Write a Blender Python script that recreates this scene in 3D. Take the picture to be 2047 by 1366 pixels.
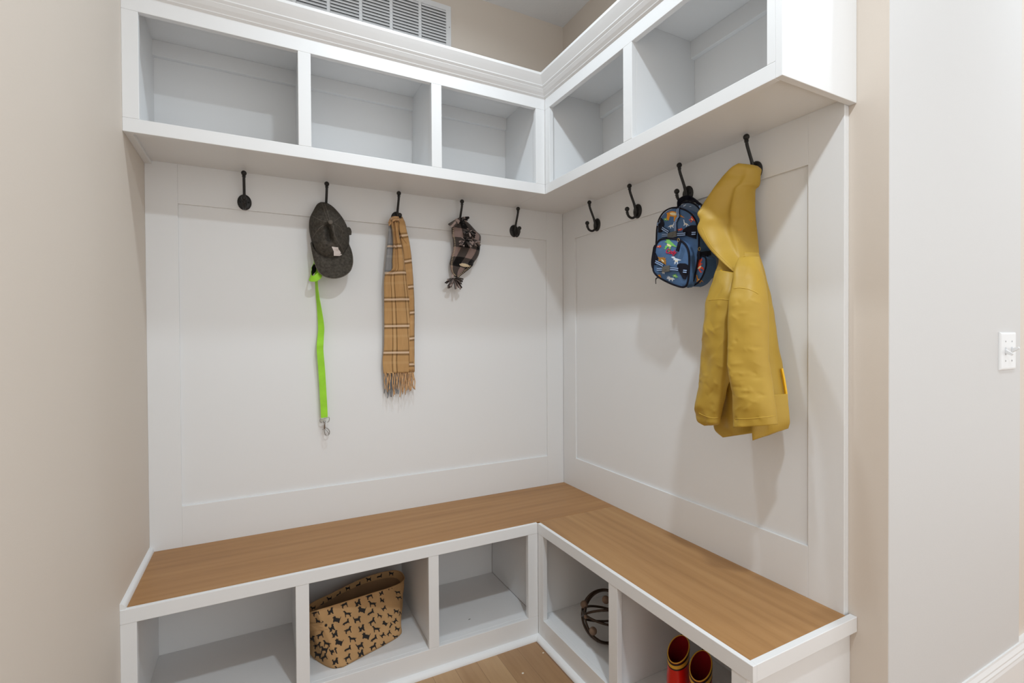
import bpy, bmesh, math, random
from math import sin, cos, pi, radians, sqrt, atan2
from mathutils import Vector, Matrix, noise
from mathutils.bvhtree import BVHTree
from mathutils.geometry import tessellate_polygon

EXPO = 0.27
WORLD = 1.1
_LC = (0.82, 0.925, 1.0)
LAMPS = [(-0.84, -0.80, 2.74, 6.5, 0.10, _LC), (-0.84, -2.00, 2.74, 15.5, 0.10, _LC), (0.95, -2.02, 2.74, 5.5, 0.10, _LC)]
def _l(c): return ((c / 255 + 0.055) / 1.055) ** 2.4
BEIGE = (_l(216), _l(206), _l(195), 1)
LIT_BEIGE = (_l(209), _l(209), _l(209), 1)  # hall wall's beige, with its stronger light put into a paler, neutral colour

SC = bpy.context.scene
COL = SC.collection
for o in list(bpy.data.objects):
    bpy.data.objects.remove(o)
random.seed(7)

# ------------------------------------------------------------------ camera
IMW, IMH = 2047.0, 1366.0
FPX = 974.58
CAM = Vector((-1.3546, -2.0570, 1.1873))
YAW, PITCH, ROLL = 0.477705, -0.010437, -0.005994
FWD = Vector((sin(YAW) * cos(PITCH), cos(YAW) * cos(PITCH), sin(PITCH)))
_r = Vector((cos(YAW), -sin(YAW), 0))
_u = _r.cross(FWD)
RGT = _r * cos(ROLL) + _u * sin(ROLL)
UPV = -_r * sin(ROLL) + _u * cos(ROLL)
cd = bpy.data.cameras.new('camera')
cam = bpy.data.objects.new('camera', cd)
COL.objects.link(cam)
cd.sensor_fit = 'HORIZONTAL'
cd.sensor_width = 36.0
cd.lens = FPX * 36.0 / IMW
cd.clip_start = 0.02
M = Matrix((RGT, UPV, -FWD)).transposed().to_4x4()
M.translation = CAM
cam.matrix_world = M
SC.camera = cam

# ------------------------------------------------------------------ world, lamps, exposure
vs = SC.view_settings
vs.view_transform = 'Standard'
vs.look = 'None'
vs.gamma = 1.0
vs.use_curve_mapping = False
vs.exposure = EXPO
W = bpy.data.worlds.new('world')
SC.world = W
W.use_nodes = True
bg = W.node_tree.nodes['Background']
bg.inputs[0].default_value = (1.0, 0.997, 0.982, 1)
bg.inputs[1].default_value = WORLD


def can_light(x, y, z, power, size=0.11, col=(1.0, 0.97, 0.93), spread=165):
    l = bpy.data.lights.new('recessed_lamp', 'AREA')
    l.shape = 'DISK'
    l.size = size
    l.energy = power
    l.color = col
    l.spread = radians(spread)
    o = bpy.data.objects.new('recessed_lamp', l)
    o.location = (x, y, z)
    COL.objects.link(o)
    return o


CEIL = 2.745
for args in LAMPS:
    can_light(*args)

# ------------------------------------------------------------------ helpers


def cam_ray(px, py):
    return (FWD * FPX + RGT * (px - IMW / 2) - UPV * (py - IMH / 2)).normalized()


def hit(px, py, axis, val):
    d = cam_ray(px, py)
    return CAM + d * ((val - CAM[axis]) / d[axis])


_lin = lambda c: c / 12.92 if c <= 0.04045 else ((c + 0.055) / 1.055) ** 2.4


def rgb(r, g, b):
    return (_lin(r / 255), _lin(g / 255), _lin(b / 255), 1.0)


class N:
    """small node-tree helper"""

    def __init__(s, name):
        s.m = bpy.data.materials.new(name)
        s.m.use_nodes = True
        s.t = s.m.node_tree
        s.b = s.t.nodes['Principled BSDF']

    def n(s, kind, **kw):
        x = s.t.nodes.new(kind)
        for k, v in kw.items():
            if k.startswith('i_'):
                x.inputs[k[2:].replace('_', ' ')].default_value = v
            else:
                setattr(x, k, v)
        return x

    def l(s, a, b):
        s.t.links.new(a, b)

    def math(s, op, a, b=None, clamp=False):
        x = s.t.nodes.new('ShaderNodeMath')
        x.operation = op
        x.use_clamp = clamp
        for i, v in enumerate((a, b)):
            if v is None:
                continue
            if isinstance(v, (int, float)):
                x.inputs[i].default_value = v
            else:
                s.l(v, x.inputs[i])
        return x.outputs[0]

    def mix(s, f, a, b):
        x = s.t.nodes.new('ShaderNodeMix')
        x.data_type = 'RGBA'
        for i, v in ((0, f), (6, a), (7, b)):
            if isinstance(v, (int, float, tuple)):
                x.inputs[i].default_value = v
            else:
                s.l(v, x.inputs[i])
        return x.outputs[2]

    def ramp(s, f, stops):
        x = s.t.nodes.new('ShaderNodeValToRGB')
        e = x.color_ramp.elements
        while len(e) < len(stops):
            e.new(0.5)
        for k, (p, c) in enumerate(stops):
            e[k].position = p
            e[k].color = c
        s.l(f, x.inputs[0])
        return x.outputs[0]

    def bump(s, h, strength=0.2, dist=0.001):
        x = s.t.nodes.new('ShaderNodeBump')
        x.inputs['Strength'].default_value = strength
        x.inputs['Distance'].default_value = dist
        s.l(h, x.inputs['Height'])
        s.l(x.outputs[0], s.b.inputs['Normal'])

    def noise(s, scale, detail=3.0, vec=None, rough=0.55):
        x = s.t.nodes.new('ShaderNodeTexNoise')
        x.inputs['Scale'].default_value = scale
        x.inputs['Detail'].default_value = detail
        x.inputs['Roughness'].default_value = rough
        if vec is not None:
            s.l(vec, x.inputs['Vector'])
        return x.outputs['Fac']

    def coord(s, which='Object', scale=(1, 1, 1), rot=(0, 0, 0)):
        c = s.t.nodes.new('ShaderNodeTexCoord')
        m = s.t.nodes.new('ShaderNodeMapping')
        m.inputs['Scale'].default_value = scale
        m.inputs['Rotation'].default_value = rot
        s.l(c.outputs[which], m.inputs['Vector'])
        return m.outputs[0]


def plain(name, col, rough=0.5, metal=0.0, spec=0.5, bump=None, vary=0.0):
    k = N(name)
    k.b.inputs['Base Color'].default_value = col
    k.b.inputs['Roughness'].default_value = rough
    k.b.inputs['Metallic'].default_value = metal
    k.b.inputs['Specular IOR Level'].default_value = spec
    if vary:
        f = k.noise(bump[0] * 0.3 if bump else 20, 3, k.coord())
        lo = tuple(c * (1 - vary) for c in col[:3]) + (1,)
        hi = tuple(min(1, c * (1 + vary)) for c in col[:3]) + (1,)
        k.l(k.ramp(f, [(0.3, lo), (0.7, hi)]), k.b.inputs['Base Color'])
    if bump:
        k.bump(k.noise(bump[0], 3, k.coord()), bump[1], bump[2])
    return k.m


def empty(name, loc, rz=0.0):
    o = bpy.data.objects.new(name, None)
    o.location = loc
    o.rotation_euler = (0, 0, rz)
    o.empty_display_size = 0.05
    COL.objects.link(o)
    return o


def tag(o, label=None, cat=None, group=None, kind=None):
    if label:
        o['label'] = label
    if cat:
        o['category'] = cat
    if group:
        o['group'] = group
    if kind:
        o['kind'] = kind
    return o


class Thing:
    """A top-level Empty.  wall 'B' = hangs on the back wall (out = -y), 'R' = right wall (out = -x),
    'F' = stands free (local axes = world axes)."""

    def __init__(s, name, label, cat, loc, wall='F', group=None, kind=None):
        s.wall = wall
        s.loc = Vector(loc)
        s.rz = -pi / 2 if wall == 'R' else 0.0
        s.o = tag(empty(name, loc, s.rz), label, cat, group, kind)
        s.inv = (Matrix.Translation(s.loc) @ Matrix.Rotation(s.rz, 4, 'Z')).inverted()

    def p(s, px, py, d):
        """photo point at distance d in front of the panel -> local coordinates"""
        w = hit(px, py, 1, -d) if s.wall == 'B' else hit(px, py, 0, -d)
        return s.inv @ w

    def w(s, v):
        return s.inv @ Vector(v)

    def ray(s, px, py):
        return s.inv @ CAM, (s.inv.to_3x3() @ cam_ray(px, py)).normalized()


def catmull(keys, t):
    """keys: list of tuples, first entry is the parameter (increasing)"""
    n = len(keys)
    i = 0
    while i < n - 2 and keys[i + 1][0] < t:
        i += 1
    k0, k1, k2, k3 = keys[max(i - 1, 0)], keys[i], keys[i + 1], keys[min(i + 2, n - 1)]
    span = k2[0] - k1[0]
    u = (t - k1[0]) / span if span else 0
    out = []
    for a, b, c, d in zip(k0[1:], k1[1:], k2[1:], k3[1:]):
        m1 = (c - a) * span / (k2[0] - k0[0]) if k2[0] != k0[0] else 0
        m2 = (d - b) * span / (k3[0] - k1[0]) if k3[0] != k1[0] else 0
        out.append((2 * u**3 - 3 * u**2 + 1) * b + (u**3 - 2 * u**2 + u) * m1 + (-2 * u**3 + 3 * u**2) * c + (u**3 - u**2) * m2)
    return out


class MB:
    def __init__(s):
        s.v, s.f, s.fm, s.uv = [], [], [], []
        s.m = 0

    def face(s, idx, uv=None):
        s.f.append(tuple(idx))
        s.fm.append(s.m)
        s.uv.append(uv)

    def box(s, x0, x1, y0, y1, z0, z1):
        if x0 > x1: x0, x1 = x1, x0
        if y0 > y1: y0, y1 = y1, y0
        if z0 > z1: z0, z1 = z1, z0
        k = len(s.v)
        s.v += [Vector(c) for c in ((x0, y0, z0), (x1, y0, z0), (x1, y1, z0), (x0, y1, z0),
                                    (x0, y0, z1), (x1, y0, z1), (x1, y1, z1), (x0, y1, z1))]
        for q in ((0, 3, 2, 1), (4, 5, 6, 7), (0, 1, 5, 4), (1, 2, 6, 5), (2, 3, 7, 6), (3, 0, 4, 7)):
            s.face([k + i for i in q])
        return s

    def obox(s, c, ax, ay, az):
        """oriented box from centre and three half-axis vectors"""
        k = len(s.v)
        c, ax, ay, az = Vector(c), Vector(ax), Vector(ay), Vector(az)
        for sz in (-1, 1):
            for sx, sy in ((-1, -1), (1, -1), (1, 1), (-1, 1)):
                s.v.append(c + ax * sx + ay * sy + az * sz)
        for q in ((0, 3, 2, 1), (4, 5, 6, 7), (0, 1, 5, 4), (1, 2, 6, 5), (2, 3, 7, 6), (3, 0, 4, 7)):
            s.face([k + i for i in q])
        return s

    def prism(s, pts, off):
        """closed polygon extruded by vector off"""
        k, n = len(s.v), len(pts)
        off = Vector(off)
        s.v += [Vector(p) for p in pts] + [Vector(p) + off for p in pts]
        for t in tessellate_polygon([[Vector(p) for p in pts]]):
            s.face([k + i for i in t])
            s.face([k + n + i for i in reversed(t)])
        for i in range(n):
            j = (i + 1) % n
            s.face([k + i, k + n + i, k + n + j, k + j])
        return s

    def loft(s, rings, cap0=True, cap1=True, closed=True, us=None, vs=None):
        k, n, m = len(s.v), len(rings[0]), len(rings)
        for r in rings:
            s.v += [Vector(p) for p in r]
        us = us or [j / n for j in range(n)] + [1.0]
        vs = vs or [i / (m - 1) for i in range(m)]
        for i in range(m - 1):
            for j in range(n if closed else n - 1):
                j2 = (j + 1) % n
                s.face([k + i * n + j, k + i * n + j2, k + (i + 1) * n + j2, k + (i + 1) * n + j],
                       [(us[j], vs[i]), (us[j + 1], vs[i]), (us[j + 1], vs[i + 1]), (us[j], vs[i + 1])])
        if closed and cap0:
            s.fan([k + j for j in range(n)][::-1], us, vs[0])
        if closed and cap1:
            s.fan([k + (m - 1) * n + j for j in range(n)], us, vs[-1])
        return s

    def fan(s, idx, us, v):
        c = sum((s.v[i] for i in idx), Vector()) / len(idx)
        k = len(s.v)
        s.v.append(c)
        for a in range(len(idx)):
            s.face([idx[a], idx[(a + 1) % len(idx)], k], [(0.5, v)] * 3)

    def tube(s, pts, r, n=10, closed=False, flat=1.0):
        pts = [Vector(p) for p in pts]
        m = len(pts)
        rr = r if isinstance(r, (list, tuple)) else [r] * m
        rings, nrm = [], None
        for i, p in enumerate(pts):
            if closed:
                t = (pts[(i + 1) % m] - pts[i - 1]).normalized()
            else:
                t = (pts[min(i + 1, m - 1)] - pts[max(i - 1, 0)]).normalized()
            if nrm is None:
                nrm = t.orthogonal().normalized()
            nrm = (nrm - t * nrm.dot(t)).normalized()
            b = t.cross(nrm)
            rings.append([p + nrm * (cos(2 * pi * j / n) * rr[i]) + b * (sin(2 * pi * j / n) * rr[i] * flat) for j in range(n)])
        if closed:
            # align the seam
            best = min(range(n), key=lambda q: (rings[-1][q] - rings[0][0]).length)
            rings.append(rings[0][-best:] + rings[0][:-best] if best else list(rings[0]))
            return s.loft(rings, False, False)
        return s.loft(rings)

    def sphere(s, c, r, n=16, m=10, sc=(1, 1, 1)):
        c = Vector(c)
        rings = []
        for i in range(m + 1):
            a = -pi / 2 + pi * (0.02 + 0.96 * i / m)
            rings.append([c + Vector((cos(a) * cos(2 * pi * j / n) * r * sc[0], cos(a) * sin(2 * pi * j / n) * r * sc[1], sin(a) * r * sc[2])) for j in range(n)])
        return s.loft(rings)

    def ribbon(s, pts, sides, w, th):
        """flat strap along pts; sides = width direction per point (or one), w half width, th half thickness"""
        pts = [Vector(p) for p in pts]
        m = len(pts)
        sd = sides if isinstance(sides, list) else [sides] * m
        ww = w if isinstance(w, (list, tuple)) else [w] * m
        rings = []
        for i, p in enumerate(pts):
            t = (pts[min(i + 1, m - 1)] - pts[max(i - 1, 0)]).normalized()
            a = Vector(sd[i])
            a = (a - t * a.dot(t)).normalized()
            b = t.cross(a)
            rings.append([p - a * ww[i] - b * th, p + a * ww[i] - b * th, p + a * ww[i] + b * th, p - a * ww[i] + b * th])
        return s.loft(rings)

    def bvh(s):
        return BVHTree.FromPolygons(s.v, s.f)

    def decal(s, T, bvh, poly, off=0.0008, sub=0):
        """print a photo-traced polygon on the surface of this mesh (a raised print, off above the cloth)"""
        pts = [Vector((a, b, 0)) for a, b in poly]
        tri = tessellate_polygon([pts])
        tris = [[(pts[i].x, pts[i].y) for i in t] for t in tri]
        for _ in range(sub):
            nt = []
            for a, b, c in tris:
                ab, bc, ca = [((p[0] + q[0]) / 2, (p[1] + q[1]) / 2) for p, q in ((a, b), (b, c), (c, a))]
                nt += [[a, ab, ca], [ab, b, bc], [ca, bc, c], [ab, bc, ca]]
            tris = nt
        cache = {}
        for t in tris:
            ids = []
            for q in t:
                key = (round(q[0], 3), round(q[1], 3))
                if key not in cache:
                    o, d = T.ray(*q)
                    loc, nor, _i, _d = bvh.ray_cast(o, d)
                    if loc is None:
                        cache[key] = None
                    else:
                        if nor.dot(d) > 0:
                            nor = -nor
                        s.v.append(loc + nor * off)
                        cache[key] = len(s.v) - 1
                ids.append(cache[key])
            if None in ids:
                continue
            s.face(ids)
        return s

    def build(s, name, mats, parent=None, smooth=False, bevel=0.0, sub=0, at=None, auto=None, solid=0.0):
        """at: world position of the parent Empty when the verts are given in world coordinates"""
        me = bpy.data.meshes.new(name)
        off = Vector(at) if at is not None else Vector()
        me.from_pydata([tuple(Vector(p) - off) for p in s.v], [], s.f)
        for m in (mats if isinstance(mats, (list, tuple)) else [mats]):
            me.materials.append(m)
        uvl = me.uv_layers.new(name='UVMap')
        for p, m, uv in zip(me.polygons, s.fm, s.uv):
            p.material_index = m
            p.use_smooth = bool(smooth)
            if uv:
                for li, c in zip(p.loop_indices, uv):
                    uvl.data[li].uv = c
        bm = bmesh.new()
        bm.from_mesh(me)
        bmesh.ops.recalc_face_normals(bm, faces=bm.faces)
        bm.to_mesh(me)
        bm.free()
        if smooth and auto:
            me.set_sharp_from_angle(angle=radians(auto))
        o = bpy.data.objects.new(name, me)
        COL.objects.link(o)
        if parent is not None:
            o.parent = parent
        if solid:
            q = o.modifiers.new('solid', 'SOLIDIFY')
            q.thickness = solid
            q.offset = 0
        if bevel:
            q = o.modifiers.new('bevel', 'BEVEL')
            q.width = bevel
            q.segments = 2
            q.limit_method = 'ANGLE'
            q.angle_limit = radians(40)
        if sub:
            q = o.modifiers.new('sub', 'SUBSURF')
            q.levels = sub
            q.render_levels = sub
        return o


def cloth(T, keys, rows=40, n=48, fold=None, pw=2.4, vfun=None, cap0=True, cap1=True, mb=None, seed=0.0, nz=0.0, nscale=18.0, uspan=(0, 1)):
    """hanging cloth body: keys = (yL, xL, yR, xR, dL, dR, half thickness, sag) traced edges at their real distances.
    Horizontal closed rings lofted from top to bottom, folds and wrinkles added to the surface."""
    mb = mb or MB()
    ks = [((k[0] + k[2]) / 2,) + tuple(k) for k in keys]
    y0, y1 = ks[0][0], ks[-1][0]
    rings, vv = [], []
    outd = Vector((0, -1, 0))
    for i in range(rows):
        t = y0 + (y1 - y0) * i / (rows - 1)
        yl, xl, yr, xr, dl, dr, th = catmull(ks, t)[:7]
        L, R = T.p(xl, yl, dl), T.p(xr, yr, dr)
        c, h = (L + R) / 2, (R - L) / 2
        ring = []
        for j in range(n):
            a = 2 * pi * j / n + pi
            ca, sa = cos(a), sin(a)
            e = 2.0 / pw
            x = math.copysign(abs(ca) ** e, ca)
            z = math.copysign(abs(sa) ** e, sa)
            front = -z  # first half of the ring is the back
            p = c + h * x + outd * (th * -z if True else 0)
            u = (x + 1) / 2
            f = fold(u, (t - y0) / (y1 - y0), 1 if z < 0 else -1) if fold else 0.0
            if nz:
                q = p * nscale + Vector((seed, seed * 1.7, 0))
                f += nz * noise.noise(q) + nz * 0.5 * noise.noise(q * 2.3)
            p = p + outd * f
            ring.append(p)
        rings.append(ring)
        vv.append(vfun(t) if vfun else (t - y0) / (y1 - y0))
    us = []
    for j in range(n + 1):
        a = 2 * pi * j / n + pi
        ca = cos(a)
        us.append(uspan[0] + (uspan[1] - uspan[0]) * (math.copysign(abs(ca) ** (2.0 / pw), ca) + 1) / 2)
    mb.loft(rings, cap0, cap1, us=us, vs=vv)
    return mb


def struct(name, mb, mat, **kw):
    o = mb.build(name, mat, **kw)
    o['kind'] = 'structure'
    return o

# ------------------------------------------------------------------ materials of the room
def paint(name, col, rough=0.45, scale=260, strength=0.06, spec=0.35):
    k = N(name)
    k.b.inputs['Base Color'].default_value = col
    k.b.inputs['Roughness'].default_value = rough
    k.b.inputs['Specular IOR Level'].default_value = spec
    k.bump(k.noise(scale, 4, k.coord()), strength, 0.0015)
    return k.m


M_WHITE = paint('white_trim_paint', rgb(231, 232, 233), 0.38, 180, 0.03)
M_BEIGE = paint('beige_wall_paint', BEIGE, 0.6, 240, 0.10)
M_LIT_BEIGE = paint('lit_beige_wall_paint', LIT_BEIGE, 0.6, 240, 0.10)
M_CEIL = paint('textured_ceiling_paint', rgb(232, 232, 233), 0.8, 90, 0.5)
M_PLATE = plain('white_plastic', rgb(228, 230, 232), 0.3)
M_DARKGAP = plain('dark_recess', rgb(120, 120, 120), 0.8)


def wood(name, along, c0, c1, c2, ring=1.0):
    k = N(name)
    s = (1.6, 26, 26) if along == 'x' else (26, 1.6, 26)
    v = k.coord('Object', s)
    g = k.noise(1.0, 5, v, 0.6)
    w = k.n('ShaderNodeTexWave', wave_type='BANDS', bands_direction='Y' if along == 'x' else 'X')
    w.inputs['Scale'].default_value = 1.6
    w.inputs['Distortion'].default_value = 9.0
    w.inputs['Detail'].default_value = 3.0
    w.inputs['Detail Scale'].default_value = 0.7
    k.l(k.coord('Object', (0.5, 5, 5) if along == 'x' else (5, 0.5, 5)), w.inputs['Vector'])
    f = k.math('ADD', k.math('MULTIPLY', g, 0.62 + 0.16), k.math('MULTIPLY', w.outputs['Fac'], 0.10 * ring))
    fine = k.noise(1.0, 2, k.coord('Object', (18, 420, 420) if along == 'x' else (420, 18, 420)))
    f = k.math('ADD', f, k.math('MULTIPLY', fine, 0.14))
    k.l(k.ramp(f, [(0.2, c0), (0.5, c1), (0.82, c2)]), k.b.inputs['Base Color'])
    k.b.inputs['Roughness'].default_value = 0.42
    k.b.inputs['Specular IOR Level'].default_value = 0.35
    k.bump(g, 0.05, 0.001)
    return k.m


M_BENCHX = wood('honey_maple_board_long', 'x', rgb(142, 100, 58), rgb(164, 120, 74), rgb(177, 135, 88))
M_BENCHY = wood('honey_maple_board_short', 'y', rgb(146, 105, 62), rgb(168, 126, 80), rgb(180, 140, 93))


def floor_mat():
    k = N('oak_plank_floor')
    v = k.coord('Object', (1, 1, 1), (0, 0, pi / 2))
    br = k.n('ShaderNodeTexBrick', offset=0.37, offset_frequency=2)
    br.inputs['Scale'].default_value = 1.0
    br.inputs['Brick Width'].default_value = 0.42
    br.inputs['Row Height'].default_value = 0.083
    br.inputs['Mortar Size'].default_value = 0.0007
    br.inputs['Mortar Smooth'].default_value = 0.1
    br.inputs['Bias'].default_value = 0.0
    br.inputs['Color1'].default_value = (0, 0, 0, 1)
    br.inputs['Color2'].default_value = (1, 1, 1, 1)
    br.inputs['Mortar'].default_value = (0.5, 0.5, 0.5, 1)
    k.l(v, br.inputs['Vector'])
    sep = k.n('ShaderNodeSeparateColor')
    k.l(br.outputs['Color'], sep.inputs[0])
    g = k.noise(1.0, 6, k.coord('Object', (30, 2.2, 30)), 0.65)
    f = k.math('ADD', k.math('MULTIPLY', sep.outputs[0], 0.62), k.math('MULTIPLY', g, 0.5))
    c = k.ramp(f, [(0.18, rgb(118, 86, 58)), (0.5, rgb(158, 122, 86)), (0.85, rgb(187, 153, 114))])
    c = k.mix(k.math('MULTIPLY', br.outputs['Fac'], 0.5), c, rgb(84, 60, 40))
    k.l(c, k.b.inputs['Base Color'])
    k.b.inputs['Roughness'].default_value = 0.4
    k.bump(g, 0.05, 0.001)
    return k.m


M_FLOOR = floor_mat()

# ------------------------------------------------------------------ main dimensions (metres)
XL = -1.698            # left wall
YL, XR = -0.299, -0.283   # front of the upper cubbies, back wing / right wing
YB, XB = -0.406, -0.391   # front of the bench, back wing / right wing
YU = -1.345            # end of the upper right wing
YE = -1.348            # end of the bench nosing
ZS, ZU = 1.784, 1.798  # bottom of the face frame, underside of the cubbies
ZB = 0.452             # bench top
BW = 0.020             # painted wall lies this far behind the white panels
YC = -1.419            # outside corner of the right wall
XE = 0.812             # far end of the light wall
YR = -3.7              # how far the hall runs back

# ------------------------------------------------------------------ room shell
mb = MB()
mb.box(XL - 0.12, 3.2, YR, 0.14, -0.1, 0.0)
struct('floor', mb, M_FLOOR)
mb = MB()
mb.box(XL - 0.12, 3.2, YR, 0.14, CEIL, CEIL + 0.1)
struct('ceiling', mb, M_CEIL)
mb = MB()
mb.box(XL - 0.12, XL, YR, BW + 0.12, 0, CEIL)
struct('wall_left', mb, M_BEIGE)
mb = MB()
mb.box(XL, BW + 0.12, BW, BW + 0.12, 0, CEIL)
struct('wall_back', mb, M_BEIGE)
mb = MB()
mb.box(BW, BW + 0.10, YC + 0.0015, BW, 0, CEIL)
struct('wall_right', mb, M_BEIGE)
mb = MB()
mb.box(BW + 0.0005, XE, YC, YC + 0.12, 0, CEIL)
struct('wall_hall', mb, M_LIT_BEIGE, bevel=0.003)
mb = MB()
mb.box(XE, 3.2, YC + 0.012, YC + 0.12, 0, CEIL)
struct('wall_far', mb, M_BEIGE)

# baseboard of the light wall: moulded profile swept along x, round the outside corner at its end
BP = [(-0.012, 0.0), (0.0145, 0.0), (0.0145, 0.150), (0.0125, 0.158), (0.0125, 0.163), (0.0095, 0.170), (0.0095, 0.175), (0.005, 0.186), (0.004, 0.192), (-0.012, 0.192)]
mb = MB()
rings = [[(BW + 0.02, YC - p, z) for p, z in BP], [(3.2, YC - p, z) for p, z in BP]]
mb.loft(rings)
struct('baseboard_hall', mb, M_WHITE)


def part(name, parent, root_loc, boxes, mat=None, bevel=0.0012):
    mb = MB()
    for b in boxes:
        mb.box(*b)
    return mb.build(name, mat or M_WHITE, parent, bevel=bevel, at=root_loc)


# ------------------------------------------------------------------ white wall panels (recessed field in a flat frame)
def wall_panel(wall, label):
    if wall == 'B':
        loc = (XL, 0, ZB)
        T = tag(empty('wall_panel', loc), label, 'wall panel')
        x0, x1, a0, a1 = XL, 0.0, -1.604, -0.0945
        z0, z1, b0, b1 = ZB - 0.006, ZU + 0.004, 0.5945, 1.660
        part('panel_field', T, loc, [(x0, x1 + 0.02, 0.008, 0.0195, z0 - 0.02, z1)], bevel=0)
        part('stile', T, loc, [(x0, a0, 0.0, 0.008, z0, z1)], bevel=0.001)
        part('stile', T, loc, [(a1, x1, 0.0, 0.008, z0, z1)], bevel=0.001)
        part('top_rail', T, loc, [(a0, a1, 0.0, 0.008, b1, z1)], bevel=0.001)
        part('bottom_rail', T, loc, [(a0, a1, 0.0, 0.008, z0, b0)], bevel=0.001)
    else:
        loc = (0, -1.326, ZB)
        T = tag(empty('wall_panel', loc), label, 'wall panel')
        y0, y1, a0, a1 = -1.326, 0.0, -1.231, -0.1055
        z0, z1, b0, b1 = ZB - 0.006, ZU + 0.004, 0.595, 1.6585
        part('panel_field', T, loc, [(0.008, 0.0195, y0, y1, z0 - 0.02, z1)], bevel=0)
        part('stile', T, loc, [(0.0, 0.008, y0, a0, z0, z1)], bevel=0.001)
        part('stile', T, loc, [(0.0, 0.008, a1, y1, z0, z1)], bevel=0.001)
        part('top_rail', T, loc, [(0.0, 0.008, a0, a1, b1, z1)], bevel=0.001)
        part('bottom_rail', T, loc, [(0.0, 0.008, a0, a1, z0, b0)], bevel=0.001)


wall_panel('B', 'wide white recessed wall panel behind the cap and the plaid scarf')
wall_panel('R', 'white recessed wall panel behind the yellow raincoat and the backpack')

# ------------------------------------------------------------------ upper cubbies
CROWN = [(0, 2.180), (0.0065, 2.1855), (0.0068, 2.1868), (0.0075, 2.1880), (0.0150, 2.1968), (0.0225, 2.2078), (0.0225, 2.2089), (0.0275, 2.2150),
         (0.0287, 2.2168), (0.0290, 2.2195), (0.0345, 2.2285), (0.0405, 2.2385), (0.0470, 2.2500), (0.0470, 2.2595), (0.0, 2.2595)]
ZT0, ZT1 = 1.824, 2.1345   # cubby openings
FT = 0.019                 # frame thickness


def upper_back():
    loc = (XL, 0, ZS)
    T = tag(empty('cubby_shelf', loc), 'long white three-cubby wall shelf under the air vent', 'wall shelf')
    fy0, fy1 = YL, YL + FT
    g = lambda nm, *b, **k: part(nm, T, loc, list(b), **k)
    g('stile', (XL, -1.658, fy0, fy1, ZT0, ZT1))
    g('stile', (-1.2335, -1.1940, fy0, fy1, ZT0, ZT1))
    g('stile', (-0.7765, -0.7370, fy0, fy1, ZT0, ZT1))
    g('stile', (-0.327, XR, fy0, fy1, ZT0, ZT1))
    g('bottom_rail', (XL, XR, fy0, fy1, ZS, ZT0))
    g('top_rail', (XL, XR, fy0, fy1, ZT1, 2.205))
    g('bottom_panel', (XL, XR, fy1, 0.0, ZU, ZU + 0.018))
    g('cleat', (XL, XL + 0.02, fy1, 0.0, ZU - 0.012, ZU))
    g('top_panel', (XL, XR, fy1, 0.0195, 2.205, 2.222))
    g('back_panel', (XL, -0.302, 0.0, 0.0195, ZU + 0.018, 2.205))
    g('nailer', (XL + 0.018, -0.3201, -0.019, 0.0, 2.152, 2.205))
    g('side_panel', (XL, XL + 0.030, fy1, 0.0, ZU + 0.018, 2.205))
    g('partition', (-1.222, -1.2035, fy1, 0.0, ZU + 0.018, 2.205))
    g('partition', (-0.7655, -0.747, fy1, 0.0, ZU + 0.018, 2.205))
    g('partition', (-0.320, -0.302, fy1, 0.0, ZU + 0.018, 2.205))
    mb = MB()
    mb.loft([[(XL, YL - p, z) for p, z in CROWN], [(XR - p, YL - p, z) for p, z in CROWN]])
    mb.build('crown_molding', M_WHITE, T, at=loc)


def upper_right():
    loc = (0, YU, ZS)
    T = tag(empty('cubby_shelf', loc), 'shorter white two-cubby wall shelf with a closed end, above the raincoat', 'wall shelf')
    fx0, fx1 = XR, XR + FT
    ye = YU + 0.018
    g = lambda nm, *b, **k: part(nm, T, loc, list(b), **k)
    g('stile', (fx0, fx1, -0.334, YL, ZT0, ZT1))
    g('stile', (fx0, fx1, -0.836, -0.7935, ZT0, ZT1))
    g('stile', (fx0, fx1, ye, -1.306, ZT0, ZT1))
    g('bottom_rail', (fx0, fx1, ye, YL, ZS, ZT0))
    g('top_rail', (fx0, fx1, ye, YL, ZT1, 2.205))
    g('bottom_panel', (fx1, 0.0, ye, YL + FT, ZU, ZU + 0.018), (XR, 0.0, YL + FT, 0.0, ZU, ZU + 0.018))
    g('top_panel', (fx1, 0.0195, ye, YL + FT, 2.205, 2.222))
    g('back_panel', (0.0, 0.0195, ye, YL + FT, ZU + 0.018, 2.205))
    g('nailer', (-0.019, 0.0, ye + 0.001, -0.3251, 2.145, 2.205))
    g('end_panel', (fx0, 0.0195, YU, ye, ZS, 2.205))
    g('partition', (fx1, 0.0, -0.325, -0.307, ZU + 0.018, 2.205))
    g('partition', (fx1, 0.0, -0.836, -0.818, ZU + 0.018, 2.205))
    mb = MB()
    mb.loft([[(XR - p, YL - p, z) for p, z in CROWN], [(XR - p, YU - p, z) for p, z in CROWN], [(0.0195, YU - p, z) for p, z in CROWN]])
    mb.build('crown_molding', M_WHITE, T, at=loc)


upper_back()
upper_right()

# ------------------------------------------------------------------ bench with boot cubbies
ZN = 0.4125   # bottom of the nosing
ZR = 0.085    # cubby floor


def quarter(r, h, n=7):
    return [(0, 0)] + [(r * cos(a), h * sin(a)) for a in [pi / 2 * i / n for i in range(n + 1)]]


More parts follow.
